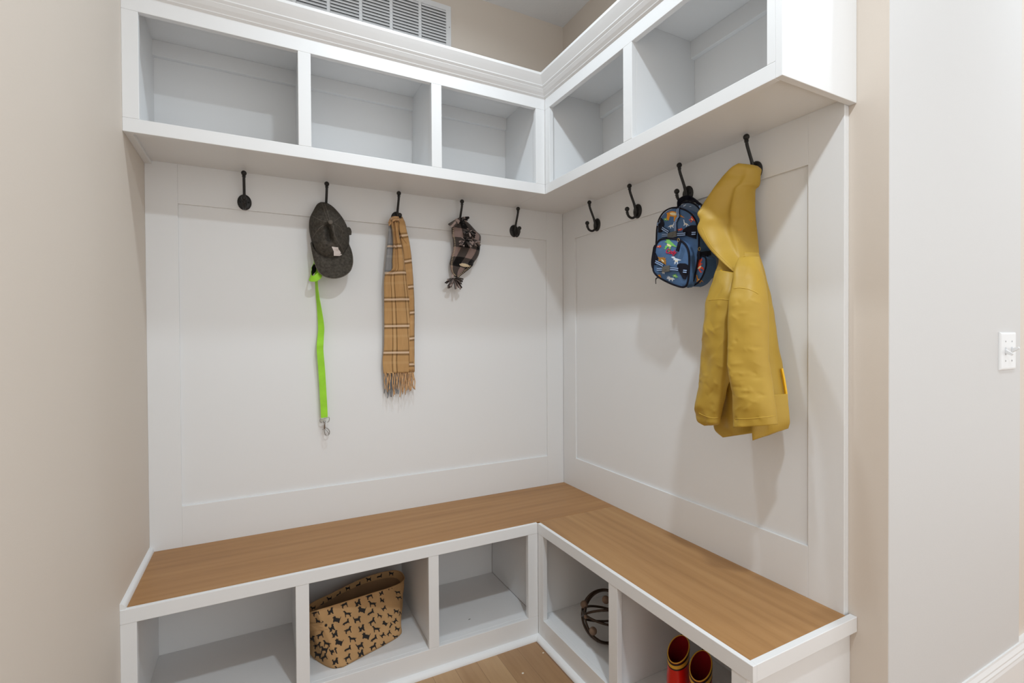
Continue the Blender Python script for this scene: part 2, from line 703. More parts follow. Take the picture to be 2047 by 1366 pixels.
def bench_back():
    loc = (XL, YB, 0)
    T = tag(empty('bench_cabinet', loc), 'white three-cubby bench cabinet along the back wall, holding the dog-print bin', 'bench cabinet')
    fy0, fy1 = YB + 0.001, YB + 0.02
    g = lambda nm, *b, **k: part(nm, T, loc, list(b), **k)
    g('stile', (XL, -1.661, fy0, fy1, ZR, ZN))
    g('stile', (-1.263, -1.224, fy0, fy1, ZR, ZN))
    g('stile', (-0.835, -0.7975, fy0, fy1, ZR, ZN))
    g('stile', (-0.434, XB + 0.001, fy0, fy1, ZR, ZN))
    g('toe_rail', (XL, XB + 0.001, fy0, fy1, 0, ZR))
    g('nosing', (XL, XB, YB, YB + 0.0135, ZN, ZB))
    g('floor_panel', (XL, -0.400, fy1, 0.004, ZR - 0.018, ZR))
    g('back_panel', (XL, -0.400, 0.004, 0.0195, 0, ZB - 0.02))
    g('side_panel', (XL, XL + 0.022, fy1, 0.004, ZR, ZB - 0.02))
    g('partition', (-1.254, -1.236, fy1, 0.004, ZR, ZB - 0.02))
    g('partition', (-0.826, -0.808, fy1, 0.004, ZR, ZB - 0.02))
    g('partition', (-0.400, -0.388, fy1, 0.004, ZR, ZB - 0.02))
    mb = MB()
    q = quarter(0.020, 0.0165)
    mb.loft([[(XL, fy0 - p, z) for p, z in q], [(XB + 0.001 - p, fy0 - p, z) for p, z in q]])
    mb.build('shoe_molding', M_WHITE, T, at=loc, smooth=True, auto=40)


def bench_right():
    loc = (XB, YE, 0)
    T = tag(empty('bench_cabinet', loc), 'white two-cubby bench cabinet along the right wall, holding the red boots', 'bench cabinet')
    fx0, fx1 = XB + 0.001, XB + 0.02
    ye = -1.332
    g = lambda nm, *b, **k: part(nm, T, loc, list(b), **k)
    g('stile', (fx0, fx1, -0.443, YB + 0.001, ZR, ZN))
    g('stile', (fx0, fx1, -0.884, -0.842, ZR, ZN))
    g('stile', (fx0, fx1, ye, -1.291, ZR, ZN))
    g('toe_rail', (fx0, fx1, ye, YB + 0.001, 0, ZR))
    g('nosing', (XB, XB + 0.0135, YE, YB, ZN, ZB))
    g('end_nosing', (XB + 0.0135, 0.019, YE, YE + 0.0175, ZN, ZB))
    g('floor_panel', (fx1, 0.004, ye + 0.018, YB + 0.02, ZR - 0.018, ZR))
    g('back_panel', (0.004, 0.0195, ye + 0.018, YB + 0.02, 0, ZB - 0.02))
    g('end_panel', (fx1, 0.0195, ye + 0.001, ye + 0.018, 0, ZN))
    g('partition', (fx1, 0.004, -0.408, -0.393, ZR, ZB - 0.02))
    g('partition', (fx1, 0.004, -0.8685, -0.8505, ZR, ZB - 0.02))
    mb = MB()
    q = quarter(0.020, 0.0165)
    mb.loft([[(fx0 - p, YB + 0.001 - p, z) for p, z in q], [(fx0 - p, ye - p, z) for p, z in q], [(0.019, ye - p, z) for p, z in q]])
    mb.build('shoe_molding', M_WHITE, T, at=loc, smooth=True, auto=40)


bench_back()
bench_right()

mb = MB()
mb.box(XL + 0.001, -0.0002, YB + 0.0137, -0.0002, ZB - 0.019, ZB - 0.0006)
tag(mb.build('bench_board', M_BENCHX, bevel=0.0008), 'long honey-stained wood seat board along the back wall', 'bench seat')
mb = MB()
mb.box(XB + 0.0137, -0.0002, YE + 0.0177, YB + 0.0132, ZB - 0.019, ZB - 0.0006)
tag(mb.build('bench_board', M_BENCHY, bevel=0.0008), 'shorter honey-stained wood seat board along the right wall, under the raincoat', 'bench seat')
# quarter round between the bench board and the left wall
mb = MB()
q = quarter(0.013, 0.017)
mb.loft([[(XL + p, YB + 0.002, ZB - 0.0005 + z) for p, z in q], [(XL + p, -0.0005, ZB - 0.0005 + z) for p, z in q]])
struct('trim_1', mb, M_WHITE, smooth=True, auto=40)

# ------------------------------------------------------------------ air vent
def vent():
    x0, x1, z0, z1 = -1.354 - 0.025, -0.5795, 2.457, 2.664
    loc = (x0, BW, z0)
    T = tag(empty('air_vent', loc), 'white return air vent grille high on the back wall above the cubbies', 'air vent')
    y0 = BW - 0.006
    cols = 6
    cx1, pitch, cw = -0.604, 0.1250, 0.1115
    zb, zt = 2.484, 2.642
    fr = [(x0, x1, y0, BW, z0, zb), (x0, x1, y0, BW, zt, z1), (cx1, x1, y0, BW, zb, zt), (x0, cx1 - pitch * (cols - 1) - cw, y0, BW, zb, zt)]
    for i in range(cols - 1):
        a = cx1 - pitch * i - cw
        fr.append((a - (pitch - cw), a, y0, BW, zb, zt))
    part('grille_frame', T, loc, fr, M_PLATE, bevel=0.0008)
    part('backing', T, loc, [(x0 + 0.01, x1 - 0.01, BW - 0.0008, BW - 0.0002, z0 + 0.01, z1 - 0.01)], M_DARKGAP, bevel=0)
    nl = 12
    for i in range(cols):
        mb = MB()
        b = cx1 - pitch * i
        a = b - cw
        for k in range(nl):
            z = zb + (zt - zb) * (k + 0.5) / nl
            hz = (zt - zb) / nl * 0.60
            # blade leaning outwards towards its lower edge
            mb.prism([(a, y0 + 0.0045, z + hz), (a, y0 - 0.0058, z - hz * 0.62), (a, y0 - 0.0042, z - hz * 0.95), (a, y0 + 0.0052, z + hz * 0.6)], (b - a, 0, 0))
        mb.build('louver_bank', M_PLATE, T, at=loc)
    for sx, sz in ((x1 - 0.008, 2.57), (x0 + 0.008, 2.57)):
        mb = MB()
        mb.sphere((sx, y0, sz), 0.0028, 10, 6, (1, 0.5, 1))
        mb.build('screw', M_SCREW, T, at=loc, smooth=True)


M_SCREW = plain('satin_screw_metal', rgb(170, 170, 172), 0.35, 0.6)
vent()

# ------------------------------------------------------------------ light switch on the hall wall
def switch():
    cx, cz = 0.7015, 1.133
    loc = (cx, YC, cz)
    T = tag(empty('light_switch', loc), 'white double toggle light switch on the pale wall at far right', 'light switch')
    mb = MB()
    hw, hh, b, d = 0.058, 0.058, 0.006, 0.0062
    rings = [[(sx * (hw - e), -dd, sz * (hh - e)) for sx, sz in ((-1, -1), (1, -1), (1, 1), (-1, 1))] for dd, e in ((0, 0), (0.0022, 0.0), (0.0045, 0.0018), (d, b))]
    mb.loft(rings)
    mb.build('cover_plate', M_PLATE, T)
    for i, (dx, up) in enumerate(((-0.023, -1), (0.023, 1))):
        mb = MB()
        mb.box(dx - 0.0052, dx + 0.0052, -d - 0.0004, -d + 0.001, -0.012, 0.012)
        mb.build('toggle_slot', M_SLOT, T)
        mb = MB()
        a = Vector((dx, -d + 0.002, 0))
        tip = Vector((dx, -d - 0.0165, up * 0.0105))
        ax = (tip - a).normalized()
        sd = Vector((1, 0, 0))
        upv = ax.cross(sd)
        rings = []
        for t, w, h in ((0, 0.0046, 0.0062), (0.55, 0.0042, 0.0048), (1.0, 0.0036, 0.0034)):
            c = a + (tip - a) * t
            rings.append([c + sd * w * p + upv * h * q for p, q in ((-1, -1), (1, -1), (1, 1), (-1, 1))])
        mb.loft(rings)
        mb.build('toggle', M_PLATE, T, bevel=0.001)
        for sz in (-0.030, 0.030):
            mb = MB()
            mb.sphere((dx, -d, sz), 0.0028, 10, 6, (1, 0.45, 1))
            mb.build('screw', M_SCREW, T, smooth=True)


M_SLOT = plain('shaded_slot_plastic', rgb(205, 208, 212), 0.5)
switch()

# ------------------------------------------------------------------ coat hooks
M_IRON = plain('oil_rubbed_iron', rgb(38, 37, 36), 0.42, 0.3, 0.5, (400, 0.15, 0.0006))
M_HOOKSCREW = plain('dark_screw', rgb(22, 22, 22), 0.4, 0.5)


def smooth_path(pts, m):
    ks = [(i,) + tuple(p) for i, p in enumerate(pts)]
    return [Vector(catmull(ks, (len(pts) - 1) * k / (m - 1))) for k in range(m)]


def ring_at(c, axis, r, h, n=12):
    """little collar around axis"""
    c, axis = Vector(c), Vector(axis).normalized()
    a = axis.orthogonal().normalized()
    b = axis.cross(a)
    return [[c + axis * (h * t) + a * (r * k * cos(2 * pi * j / n)) + b * (r * k * sin(2 * pi * j / n)) for j in range(n)]
            for t, k in ((-1, 0.7), (-0.5, 1), (0.5, 1), (1, 0.7))]


def make_hook(wall, at, label):
    T = Thing('coat_hook', label, 'coat hook', at, wall, 'black double coat hooks in a row under the wall shelves')
    mb = MB()
    rings = [[(0.0232 * k * cos(2 * pi * j / 32), -d, 0.0288 * k * sin(2 * pi * j / 32)) for j in range(32)] for d, k in ((0, 1), (0.003, 1), (0.0052, 0.93), (0.0068, 0.70), (0.0074, 0.4))]
    mb.loft(rings)
    mb.build('base_plate', M_IRON, T.o, smooth=True, auto=45)
    mb = MB()
    up = smooth_path([(0, -.007, -.010), (0, -.011, .006), (0, -.0165, .020), (0, -.0240, .037), (0, -.0330, .056), (0, -.0400, .072), (0, -.0425, .083), (0, -.0430, .088)], 26)
    mb.tube(up, [0.0072 - 0.0024 * min(1, i / 9) for i in range(26)], 12)
    for q, r in ((21, 0.0068), (23, 0.0066)):
        mb.loft(ring_at(up[q], up[q + 1] - up[q - 1], r, 0.0013))
    mb.sphere((0, -.0432, .0955), 0.0092, 16, 12)
    mb.build('upper_prong', M_IRON, T.o, smooth=True, auto=50)
    mb = MB()
    lo = smooth_path([(0, -.007, .010), (0, -.0105, -.008), (0, -.015, -.0215), (0, -.0245, -.0290), (0, -.036, -.0300), (0, -.0475, -.0245), (0, -.0540, -.0140), (0, -.0553, -.006)], 26)
    mb.tube(lo, [0.0068 - 0.002 * min(1, i / 8) for i in range(26)], 12)
    for q, r in ((21, 0.0068), (23, 0.0066)):
        mb.loft(ring_at(lo[q], lo[q + 1] - lo[q - 1], r, 0.0013))
    mb.sphere((0, -.0555, .0025), 0.0092, 16, 12)
    mb.build('lower_prong', M_IRON, T.o, smooth=True, auto=50)
    for sx in (-1, 1):
        mb = MB()
        mb.sphere((sx * 0.0135, -.0062, 0), 0.0038, 12, 8, (1, 0.5, 1))
        mb.build('screw', M_HOOKSCREW, T.o, smooth=True)
    return T.o


HOOKS = [
    ('B', (-1.399, 0, 1.688), 'bare black coat hook nearest the left wall'),
    ('B', (-1.117, 0, 1.688), 'black coat hook the dark baseball cap and green leash hang on'),
    ('B', (-0.836, 0, 1.688), 'black coat hook the tan plaid scarf hangs on'),
    ('B', (-0.556, 0, 1.688), 'black coat hook the checked fleece hat hangs on'),
    ('B', (-0.276, 0, 1.688), 'bare black coat hook on the back wall, just left of the corner'),
    ('R', (0, -0.282, 1.687), 'bare black coat hook on the right wall, nearest the corner'),
    ('R', (0, -0.547, 1.687), 'bare black coat hook on the right wall, just left of the dinosaur backpack'),
    ('R', (0, -0.806, 1.688), 'black coat hook the blue dinosaur backpack hangs on'),
    ('R', (0, -1.071, 1.690), 'black coat hook the yellow raincoat hangs on'),
]


def dup(src, loc, rz, label):
    r = src.copy()
    COL.objects.link(r)
    r.location, r.rotation_euler = loc, (0, 0, rz)
    r['label'] = label
    for ch in list(src.children):
        c = ch.copy()
        COL.objects.link(c)
        c.parent = r
        for g in ch.children:
            d = g.copy()
            COL.objects.link(d)
            d.parent = c
    return r


_h0 = make_hook(*HOOKS[0])
for wl, at, lab in HOOKS[1:]:
    dup(_h0, at, -pi / 2 if wl == 'R' else 0, lab)

# ------------------------------------------------------------------ materials of the hung things
def cloth_mat(name, col, rough=0.85, weave=900, strength=0.25, vary=0.10, vscale=14, sheen=0.0):
    k = N(name)
    f = k.noise(vscale, 4, k.coord())
    lo = tuple(c * (1 - vary) for c in col[:3]) + (1,)
    hi = tuple(min(1, c * (1 + vary)) for c in col[:3]) + (1,)
    k.l(k.ramp(f, [(0.3, lo), (0.7, hi)]), k.b.inputs['Base Color'])
    k.b.inputs['Roughness'].default_value = rough
    k.b.inputs['Specular IOR Level'].default_value = 0.2
    if sheen:
        k.b.inputs['Sheen Weight'].default_value = sheen
    k.bump(k.noise(weave, 2, k.coord()), strength, 0.001)
    return k.m


M_CAP = cloth_mat('washed_charcoal_cotton', rgb(74, 70, 64), 0.9, 1100, 0.5, 0.38, 110)
M_CAPSEAM = cloth_mat('faded_seam_cotton', rgb(104, 98, 91), 0.9, 1100, 0.3, 0.2, 60)
M_PATCH = cloth_mat('off_white_embroidery', rgb(236, 228, 226), 0.8, 1500, 0.5, 0.03)
M_LIME = cloth_mat('lime_nylon_webbing', rgb(160, 222, 62), 0.55, 1400, 0.3, 0.10, 20)
M_BLACKWEB = cloth_mat('black_webbing', rgb(24, 24, 28), 0.8, 1400, 0.3, 0.15)
M_NICKEL = plain('nickel_plated_metal', rgb(165, 163, 160), 0.3, 0.9)


# ------------------------------------------------------------------ baseball cap
def make_cap():
    T = Thing('baseball_cap', 'washed charcoal baseball cap with a white state-shaped patch, hanging brim down', 'cap', (-1.117, 0, 1.688), 'B')
    outline = [(641, 404.5), (652, 405.5), (664, 412.5), (675, 423.5), (685, 436.5), (693, 452), (697.5, 469), (697.5, 486), (693.5, 500), (685, 511.5),
               (673, 517.5), (660, 519), (647, 515.5), (635, 507.5), (627, 496), (622.5, 480), (619, 464), (618.2, 447), (620.5, 434), (627, 421), (634, 409)]
    apex = (660.8, 444.0)
    n = 96
    ks = [(i,) + p for i, p in enumerate(outline + outline[:1])]

    def out_at(u):
        return catmull(ks, u * len(outline))

    D1 = 0.118
    K = 26
    mb = MB()
    rings = []
    cen = (658.0, 463.0)
    for i in range(K):
        t = i / (K - 1) * 0.985
        rr = 1 - t
        ring = []
        for j in range(n):
            ox, oy = out_at(j / n)
            bx = apex[0] * t + cen[0] * (1 - t)
            by = apex[1] * t + cen[1] * (1 - t)
            # bulging outline -> apex
            px, py = bx + (ox - cen[0]) * rr, by + (oy - cen[1]) * rr
            # base of the crown: near the wall at the back (top), lifted at the brim
            base = 0.022 + 0.040 * max(0, (oy - 470) / 50.0)
            d = base + (D1 - base) * (1 - rr ** 2.1) ** 0.62
            # sunken folds in the soft front of the crown
            def trough(x0, y0, x1, y1, w, dep):
                vx, vy = x1 - x0, y1 - y0
                L2 = vx * vx + vy * vy
                s = max(0, min(1, ((px - x0) * vx + (py - y0) * vy) / L2))
                q = ((px - x0 - vx * s) ** 2 + (py - y0 - vy * s) ** 2)
                return dep * math.exp(-q / (2 * w * w)) * sin(pi * min(1, 0.12 + s * 0.88)) ** 0.5
            d -= trough(655, 452, 660, 485, 4.2, 0.036)
            d -= trough(650, 455, 632, 480, 4.0, 0.014)
            d -= trough(676, 460, 690, 480, 3.6, 0.013)
            d -= trough(642, 449, 621, 456, 2.6, 0.010)
            d -= trough(650, 428, 638, 410, 3.6, 0.011)
            d += trough(664, 455, 676, 500, 3.0, 0.010)
            q = T.p(px, py, d)
            d += (0.0028 * noise.noise(q * 45) + 0.0016 * noise.noise(q * 110)) * min(1, rr * 3)
            ring.append(T.p(px, py, d))
        rings.append(ring)
    mb.loft(rings, cap0=False, cap1=True)
    bv = mb.bvh()
    crown = mb.build('crown', M_CAP, T.o, smooth=True, solid=0.0016)

    def on(px, py, off=0.001, b=bv):
        o, d = T.ray(px, py)
        loc, nor, _, _ = b.ray_cast(o, d)
        if loc is None:
            return None
        if nor.dot(d) > 0:
            nor = -nor
        return loc + nor * off
    # stitched panel seams
    seams = [[(655, 441), (651, 428), (646, 414), (644, 407)], [(659, 440), (656, 427), (651, 413), (649, 406.5)],
             [(653, 444), (640, 440), (628, 434), (623, 431)], [(653, 447), (640, 455), (630, 468), (624, 478)],
             [(668, 447), (677, 452), (684, 462), (682, 474)], [(666, 451), (668, 465), (672, 478), (682, 494), (688, 506)], [(668, 443), (676, 437), (682, 433)]]
    for sp in seams:
        pts = []
        for q in smooth_path([(a, b, 0) for a, b in sp], 22):
            z = on(q.x, q.y, 0.0004)
            if z:
                pts.append(z)
        if len(pts) > 3:
            m2 = MB()
            m2.tube(pts, 0.0011, 6)
            m2.build('panel_seam', M_CAPSEAM, crown, smooth=True)
    m2 = MB()
    bp = on(*apex, 0.0005)
    m2.sphere(bp, 0.0088, 16, 10, (1, 0.55, 1))
    m2.build('top_button', M_CAPSEAM, T.o, smooth=True)
    # white patch
    m2 = MB()
    m2.v, m2.f, m2.fm, m2.uv = [], [], [], []
    patch = [(662.8, 493.2), (675.2, 494.2), (675.8, 497.5), (679.0, 502.0), (680.5, 504.5), (679.5, 506.0), (683.6, 509.5), (682.8, 512.8), (681.0, 513.2), (680.6, 511.2), (667.0, 510.8), (667.0, 502.5), (665.2, 498.5)]
    m2.decal(T, bv, patch, 0.0022, 2)
    m2.build('state_patch', M_PATCH, T.o, solid=0.0012)
    # brim: outer edge traced, inner edge along the crown seam, arched across
    bo = [(621.5, 487), (624.5, 505), (629.5, 527), (637, 543.5), (648, 552.5), (662, 556.5), (676, 556), (690, 550.5), (700, 541.5), (704.5, 529), (704.8, 515), (702, 501), (697.2, 489)]
    bi = [(622.5, 484), (626, 496), (632, 504.5), (640, 510.5), (649, 514.5), (658, 517), (666, 517.2), (674, 515.8), (682, 511.5), (688, 506.5), (692.5, 500), (695.5, 494), (697.2, 487)]
    ko = [(i,) + p for i, p in enumerate(bo)]
    ki = [(i,) + p for i, p in enumerate(bi)]
    m2 = MB()
    rows = []
    nn = 44
    for a in range(12):
        s = a / 11
        row = []
        for b in range(nn):
            u = b / (nn - 1) * 12
            o2, i2 = catmull(ko, u), catmull(ki, u)
            c = abs(u / 12 - 0.5) * 2
            di = 0.052 + 0.022 * (1 - c ** 2)
            do = 0.030 + 0.062 * (1 - c ** 2.0)
            d = di + (do - di) * s + 0.006 * sin(pi * s) * (1 - c)
            row.append(T.p(i2[0] + (o2[0] - i2[0]) * s, i2[1] + (o2[1] - i2[1]) * s, d))
        rows.append(row)
    m2.loft(rows, closed=False)
    brim = m2.build('brim', M_CAP, T.o, smooth=True, solid=0.0032)
    m3 = MB()
    m3.tube([p + Vector((0, -0.0018, 0)) for p in rows[-1]], 0.0016, 6)
    m3.build('brim_edge', M_CAPSEAM, brim, smooth=True)
    m3 = MB()
    m3.tube([p + Vector((0, -0.002, 0)) for p in rows[0][3:-3]], 0.0015, 6)
    m3.build('sweatband_seam', M_CAP, brim, smooth=True)
    # back strap end sticking out at the right
    m2 = MB()
    m2.prism([T.p(x, y, 0.036) for x, y in ((690, 455), (698, 454), (701.5, 457.5), (703, 463), (702.6, 469.5), (697, 470.5), (690, 470))], (0, 0.004, 0))
    m2.build('back_strap', M_CAP, T.o, bevel=0.001)


make_cap()


# ------------------------------------------------------------------ dog leash
def make_leash():
    T = Thing('dog_leash', 'lime green dog leash hanging behind the cap', 'leash', (-1.117, 0, 1.688), 'B')
    # strap: photo-traced centre line, width vector turning as the webbing twists
    keys = [  # y, x centre, d, half width px, twist angle (deg from the wall plane)
        (500, 633.0, 0.012, 0.0115, 20), (530, 631.5, 0.014, 0.0115, 62), (548, 632.5, 0.022, 0.0118, 70), (565, 632.5, 0.020, 0.0118, 76), (590, 634.5, 0.014, 0.0120, 70),
        (620, 638.5, 0.013, 0.0120, 56), (655, 642, 0.014, 0.0120, 30), (675, 641, 0.016, 0.0120, 24), (690, 640, 0.022, 0.0122, 10), (700, 639.8, 0.018, 0.0122, 0),
        (740, 643, 0.014, 0.0125, 0), (780, 645.5, 0.013, 0.0125, 0), (815, 647.5, 0.013, 0.0125, 0), (836.5, 648.5, 0.013, 0.0125, 0)]
    pts, sides, ww = [], [], []
    for i in range(90):
        y = 500 + 336.5 * i / 89
        x, d, w, a = catmull(keys, y)
        pts.append(T.p(x, y, d))
        sides.append(Vector((cos(radians(a)), -sin(radians(a)), 0)))
        ww.append(w)
    mb = MB()
    mb.ribbon(pts, sides, ww, 0.0012)
    mb.build('strap', M_LIME, T.o, smooth=True, auto=40)
    # looped handle: green outside, black lining
    loop = [(632, 531, 0.020), (625, 543, 0.026), (620.5, 552, 0.040), (622, 557, 0.062), (631, 556.5, 0.070), (640, 549, 0.066), (646, 541, 0.050), (645, 530, 0.034), (640, 515, 0.024)]
    lp = smooth_path([tuple(T.p(*q)) for q in loop], 46)
    sd = Vector((0.30, 0.12, 0.95))
    mb = MB()
    mb.ribbon(lp, sd, 0.0118, 0.0008)
    h = mb.build('handle_loop', M_LIME, T.o, smooth=True, auto=40)
    cen = sum(lp, Vector()) / len(lp)
    inn = [p + (cen - p).normalized() * 0.0018 for p in lp]
    mb = MB()
    mb.ribbon(inn, sd, 0.0114, 0.0006)
    mb.build('handle_lining', M_BLACKWEB, h, smooth=True, auto=40)
    # swivel clip
    P = lambda x, y, d=0.014: T.p(x, y, d)
    mb = MB()
    mb.tube(smooth_path([tuple(P(*q)) for q in ((640.5, 837), (639.6, 842), (643, 845), (650, 844.8), (656.5, 843.5), (658.4, 839), (657, 834.5), (648, 836.2), (640.5, 837))], 40), 0.0014, 8)
    mb.build('clip_eye', M_NICKEL, T.o, smooth=True)
    mb = MB()
    mb.tube([P(649, 842), P(649, 847), P(648.6, 858)], [0.0036, 0.0032, 0.0026], 12)
    mb.sphere(P(648.2, 843.5), 0.0042, 12, 8)
    mb.sphere(P(645.6, 858.5), 0.0022, 10, 6)
    c = mb.build('clip_body', M_NICKEL, T.o, smooth=True)
    mb = MB()
    mb.tube(smooth_path([tuple(P(*q)) for q in ((648.6, 857), (648.8, 865), (651.5, 870), (655.5, 870.2), (658.6, 866.5), (658, 861), (654, 856.6), (650, 855.2))], 36), 0.0019, 10)
    mb.build('clip_hook', M_NICKEL, c, smooth=True)
    mb = MB()
    mb.tube([P(650, 858.5), P(654.5, 862.5), P(657.5, 868)], 0.0011, 8)
    mb.build('clip_gate', M_NICKEL, c, smooth=True)


make_leash()


# ------------------------------------------------------------------ plaid scarf
def plaid_scarf_mat(name, base, light, dark):
    k = N(name)
    uv = k.n('ShaderNodeUVMap')
    sp = k.n('ShaderNodeSeparateXYZ')
    k.l(uv.outputs[0], sp.inputs[0])
    u, v = sp.outputs[0], sp.outputs[1]

    def band(x, c, w):  # 1 inside |frac(x)-c|<w
        fr = k.math('FRACT', x)
        return k.math('LESS_THAN', k.math('ABSOLUTE', k.math('SUBTRACT', fr, c)), w)
    grain = k.noise(160, 2, k.coord('Object', (1, 1, 0.15)))
    col = k.mix(k.math('MULTIPLY', grain, 0.7), base, tuple(c * 0.72 for c in base[:3]) + (1,))
    for c0, w, cc, s in ((0.30, 0.010, dark, 0.8), (0.365, 0.022, light, 0.28), (0.43, 0.012, dark, 0.75), (0.80, 0.009, dark, 0.75), (0.86, 0.02, light, 0.25), (0.92, 0.010, dark, 0.7)):
        col = k.mix(k.math('MULTIPLY', band(u, c0, w), s), col, cc)
    for c0, w, cc, s in ((0.432, 0.034, dark, 0.42), (0.50, 0.036, rgb(222, 196, 170), 0.78), (0.572, 0.036, dark, 0.52), (0.88, 0.05, light, 0.12)):
        col = k.mix(k.math('MULTIPLY', band(k.math('ADD', v, 0.5), c0, w), s), col, cc)
    k.l(col, k.b.inputs['Base Color'])
    k.b.inputs['Roughness'].default_value = 0.95
    k.b.inputs['Specular IOR Level'].default_value = 0.1
    k.b.inputs['Sheen Weight'].default_value = 0.15
    k.bump(k.noise(1000, 2, k.coord()), 0.25, 0.001)
    return k.m


M_SCARF = plaid_scarf_mat('camel_plaid_wool', rgb(196, 154, 104), rgb(224, 192, 146), rgb(66, 43, 26))
M_SCARFGREY = plaid_scarf_mat('grey_wool_reverse', rgb(150, 150, 152), rgb(225, 222, 220), rgb(90, 90, 95))
M_FRINGE = cloth_mat('camel_wool_yarn', rgb(204, 164, 122), 0.95, 900, 0.3, 0.2, 60)
M_FRINGEGREY = cloth_mat('grey_wool_yarn', rgb(128, 132, 137), 0.95, 900, 0.3, 0.25, 60)


def make_scarf():
    T = Thing('scarf', 'tan plaid fringed scarf hanging from its black hook on the back wall', 'scarf', (-0.836, 0, 1.688), 'B')
    # rear tail with the folded-over edge (right)
    keys = [(434, 795, 434, 804, .040, .040, .006), (445, 796, 444, 809, .044, .044, .010), (460, 797, 458, 812, .046, .046, .011), (480, 800, 478, 817, .042, .042, .010), (500, 804, 497, 820.5, .036, .036, .009),
            (525, 806, 522, 823.5, .030, .030, .008), (575, 810, 573, 827, .026, .026, .007), (625, 812, 623, 828.8, .024, .024, .007), (690, 812, 688, 828.5, .022, .022, .006), (742, 812, 742, 829, .021, .021, .005)]
    mb = cloth(T, keys, 60, 36, lambda u, v, f: 0.0025 * sin(u * 9 + v * 3) * f, 2.2, lambda y: (y - 471) / 51.5 + 0.0, seed=3, nz=0.0015, nscale=30, uspan=(0.02, 0.30))
    mb.build('rear_tail', M_SCARF, T.o, smooth=True)
    # folded over lapel on the rear tail
    keys = [(437, 798, 437, 806, .058, .054, .004), (450, 797.5, 450, 809, .060, .056, .005), (462, 798.5, 462, 812, .060, .055, .005), (474, 803, 472, 816, .056, .050, .0045), (482, 808, 480, 817, .050, .046, .004), (490, 815, 489, 818, .044, .042, .003)]
    mb = cloth(T, keys, 26, 30, None, 2.2, lambda y: (y - 471) / 51.5, seed=8, nz=0.0012, nscale=40, uspan=(0.5, 0.76))
    mb.build('folded_edge', M_SCARF, T.o, smooth=True)
    # grey reverse side showing at the left
    keys = [(446, 777, 446, 786, .036, .036, .006), (470, 776, 470, 787, .038, .038, .007), (495, 773.5, 495, 785.5, .036, .036, .007), (520, 771, 520, 783.5, .034, .034, .007), (546, 768.5, 546, 784, .028, .028, .006), (620, 769, 620, 790, .016, .016, .004), (748, 770, 748, 792, .012, .012, .004)]
    mb = cloth(T, keys, 40, 30, lambda u, v, f: 0.002 * sin(u * 7), 2.2, lambda y: (y - 493) / 53.0, seed=5, nz=0.001, nscale=30, uspan=(0.45, 0.75))
    mb.build('grey_reverse', M_SCARFGREY, T.o, smooth=True)
    # front tail
    def fold(u, v, f):
        top = max(0, 1 - v * 2.2)
        return (0.0062 * (1 - v * 0.5) * sin(u * 10.5 + 0.6 + v * 0.8) + 0.009 * top * sin(u * 15 + 1)) * (1 if f > 0 else 0.6)
    keys = [(437, 779, 439, 797, .050, .052, .009), (447, 781, 448, 797, .056, .058, .012), (470, 784.5, 470, 797.5, .054, .056, .012), (495, 785, 494, 804, .048, .052, .011), (520, 783.5, 519, 808.5, .041, .046, .010),
            (541, 782, 540, 811, .037, .042, .009), (547, 769.5, 545, 812.5, .033, .039, .009), (595, 767.5, 594, 818.5, .028, .032, .008), (650, 767.8, 649, 824, .024, .027, .007), (690, 767.3, 689, 827.5, .022, .024, .006),
            (705, 766, 704, 828.4, .021, .023, .006), (722, 764.6, 722, 829, .020, .022, .006), (747, 766.5, 744, 829.2, .020, .022, .005)]
    mb = cloth(T, keys, 90, 72, fold, 2.4, lambda y: (y - 493) / 53.0, seed=1, nz=0.0014, nscale=26, uspan=(0.02, 0.98))
    ft = mb.build('front_tail', M_SCARF, T.o, smooth=True)
    # gathered cloth over the hook
    mb = MB()
    for a, b, c, r in (((777, 447, .050), (784, 436.5, .060), (797, 434.5, .058), 0.0060), ((777.5, 451, .054), (786, 441, .066), (799, 438, .060), 0.0052), ((781, 446, .060), (790, 439, .070), (800, 443, .058), 0.0045)):
        mb.tube(smooth_path([tuple(T.p(*a)), tuple(T.p(*b)), tuple(T.p(*c))], 14), [r * (0.6 + 0.4 * sin(pi * i / 13)) for i in range(14)], 10)
    mb.build('gathered_top', M_FRINGE, T.o, smooth=True)
    rnd = random.Random(4)
    # twisted fringe strands
    for layer, (x0, x1, y0, d, cnt, mat, ylo, yhi) in enumerate(((768, 829, 745, .021, 17, M_FRINGE, 776, 797), (769, 797, 747, .012, 9, M_FRINGEGREY, 782, 797), (800, 829, 743, .017, 7, M_FRINGE, 772, 790))):
        for i in range(cnt):
            x = x0 + (x1 - x0) * (i + 0.5) / cnt + rnd.uniform(-0.7, 0.7)
            L = rnd.uniform(ylo, yhi)
            sway = rnd.uniform(-2.2, 2.6)
            if layer == 0 and x > 823:
                L, sway = rnd.uniform(774, 781), 3.5
            w = rnd.uniform(0, 6)
            pts = []
            for q in range(12):
                t = q / 11
                pts.append(T.p(x + sway * t + 0.9 * sin(w + t * 8), y0 + (L - y0) * t, d + 0.003 * sin(w + t * 5)))
            m2 = MB()
            m2.tube(pts, [0.0029 - 0.0010 * q / 11 + 0.0004 * sin(q * 2.2) for q in range(12)], 7)
            m2.build('fringe_strand', mat, T.o, smooth=True)


make_scarf()


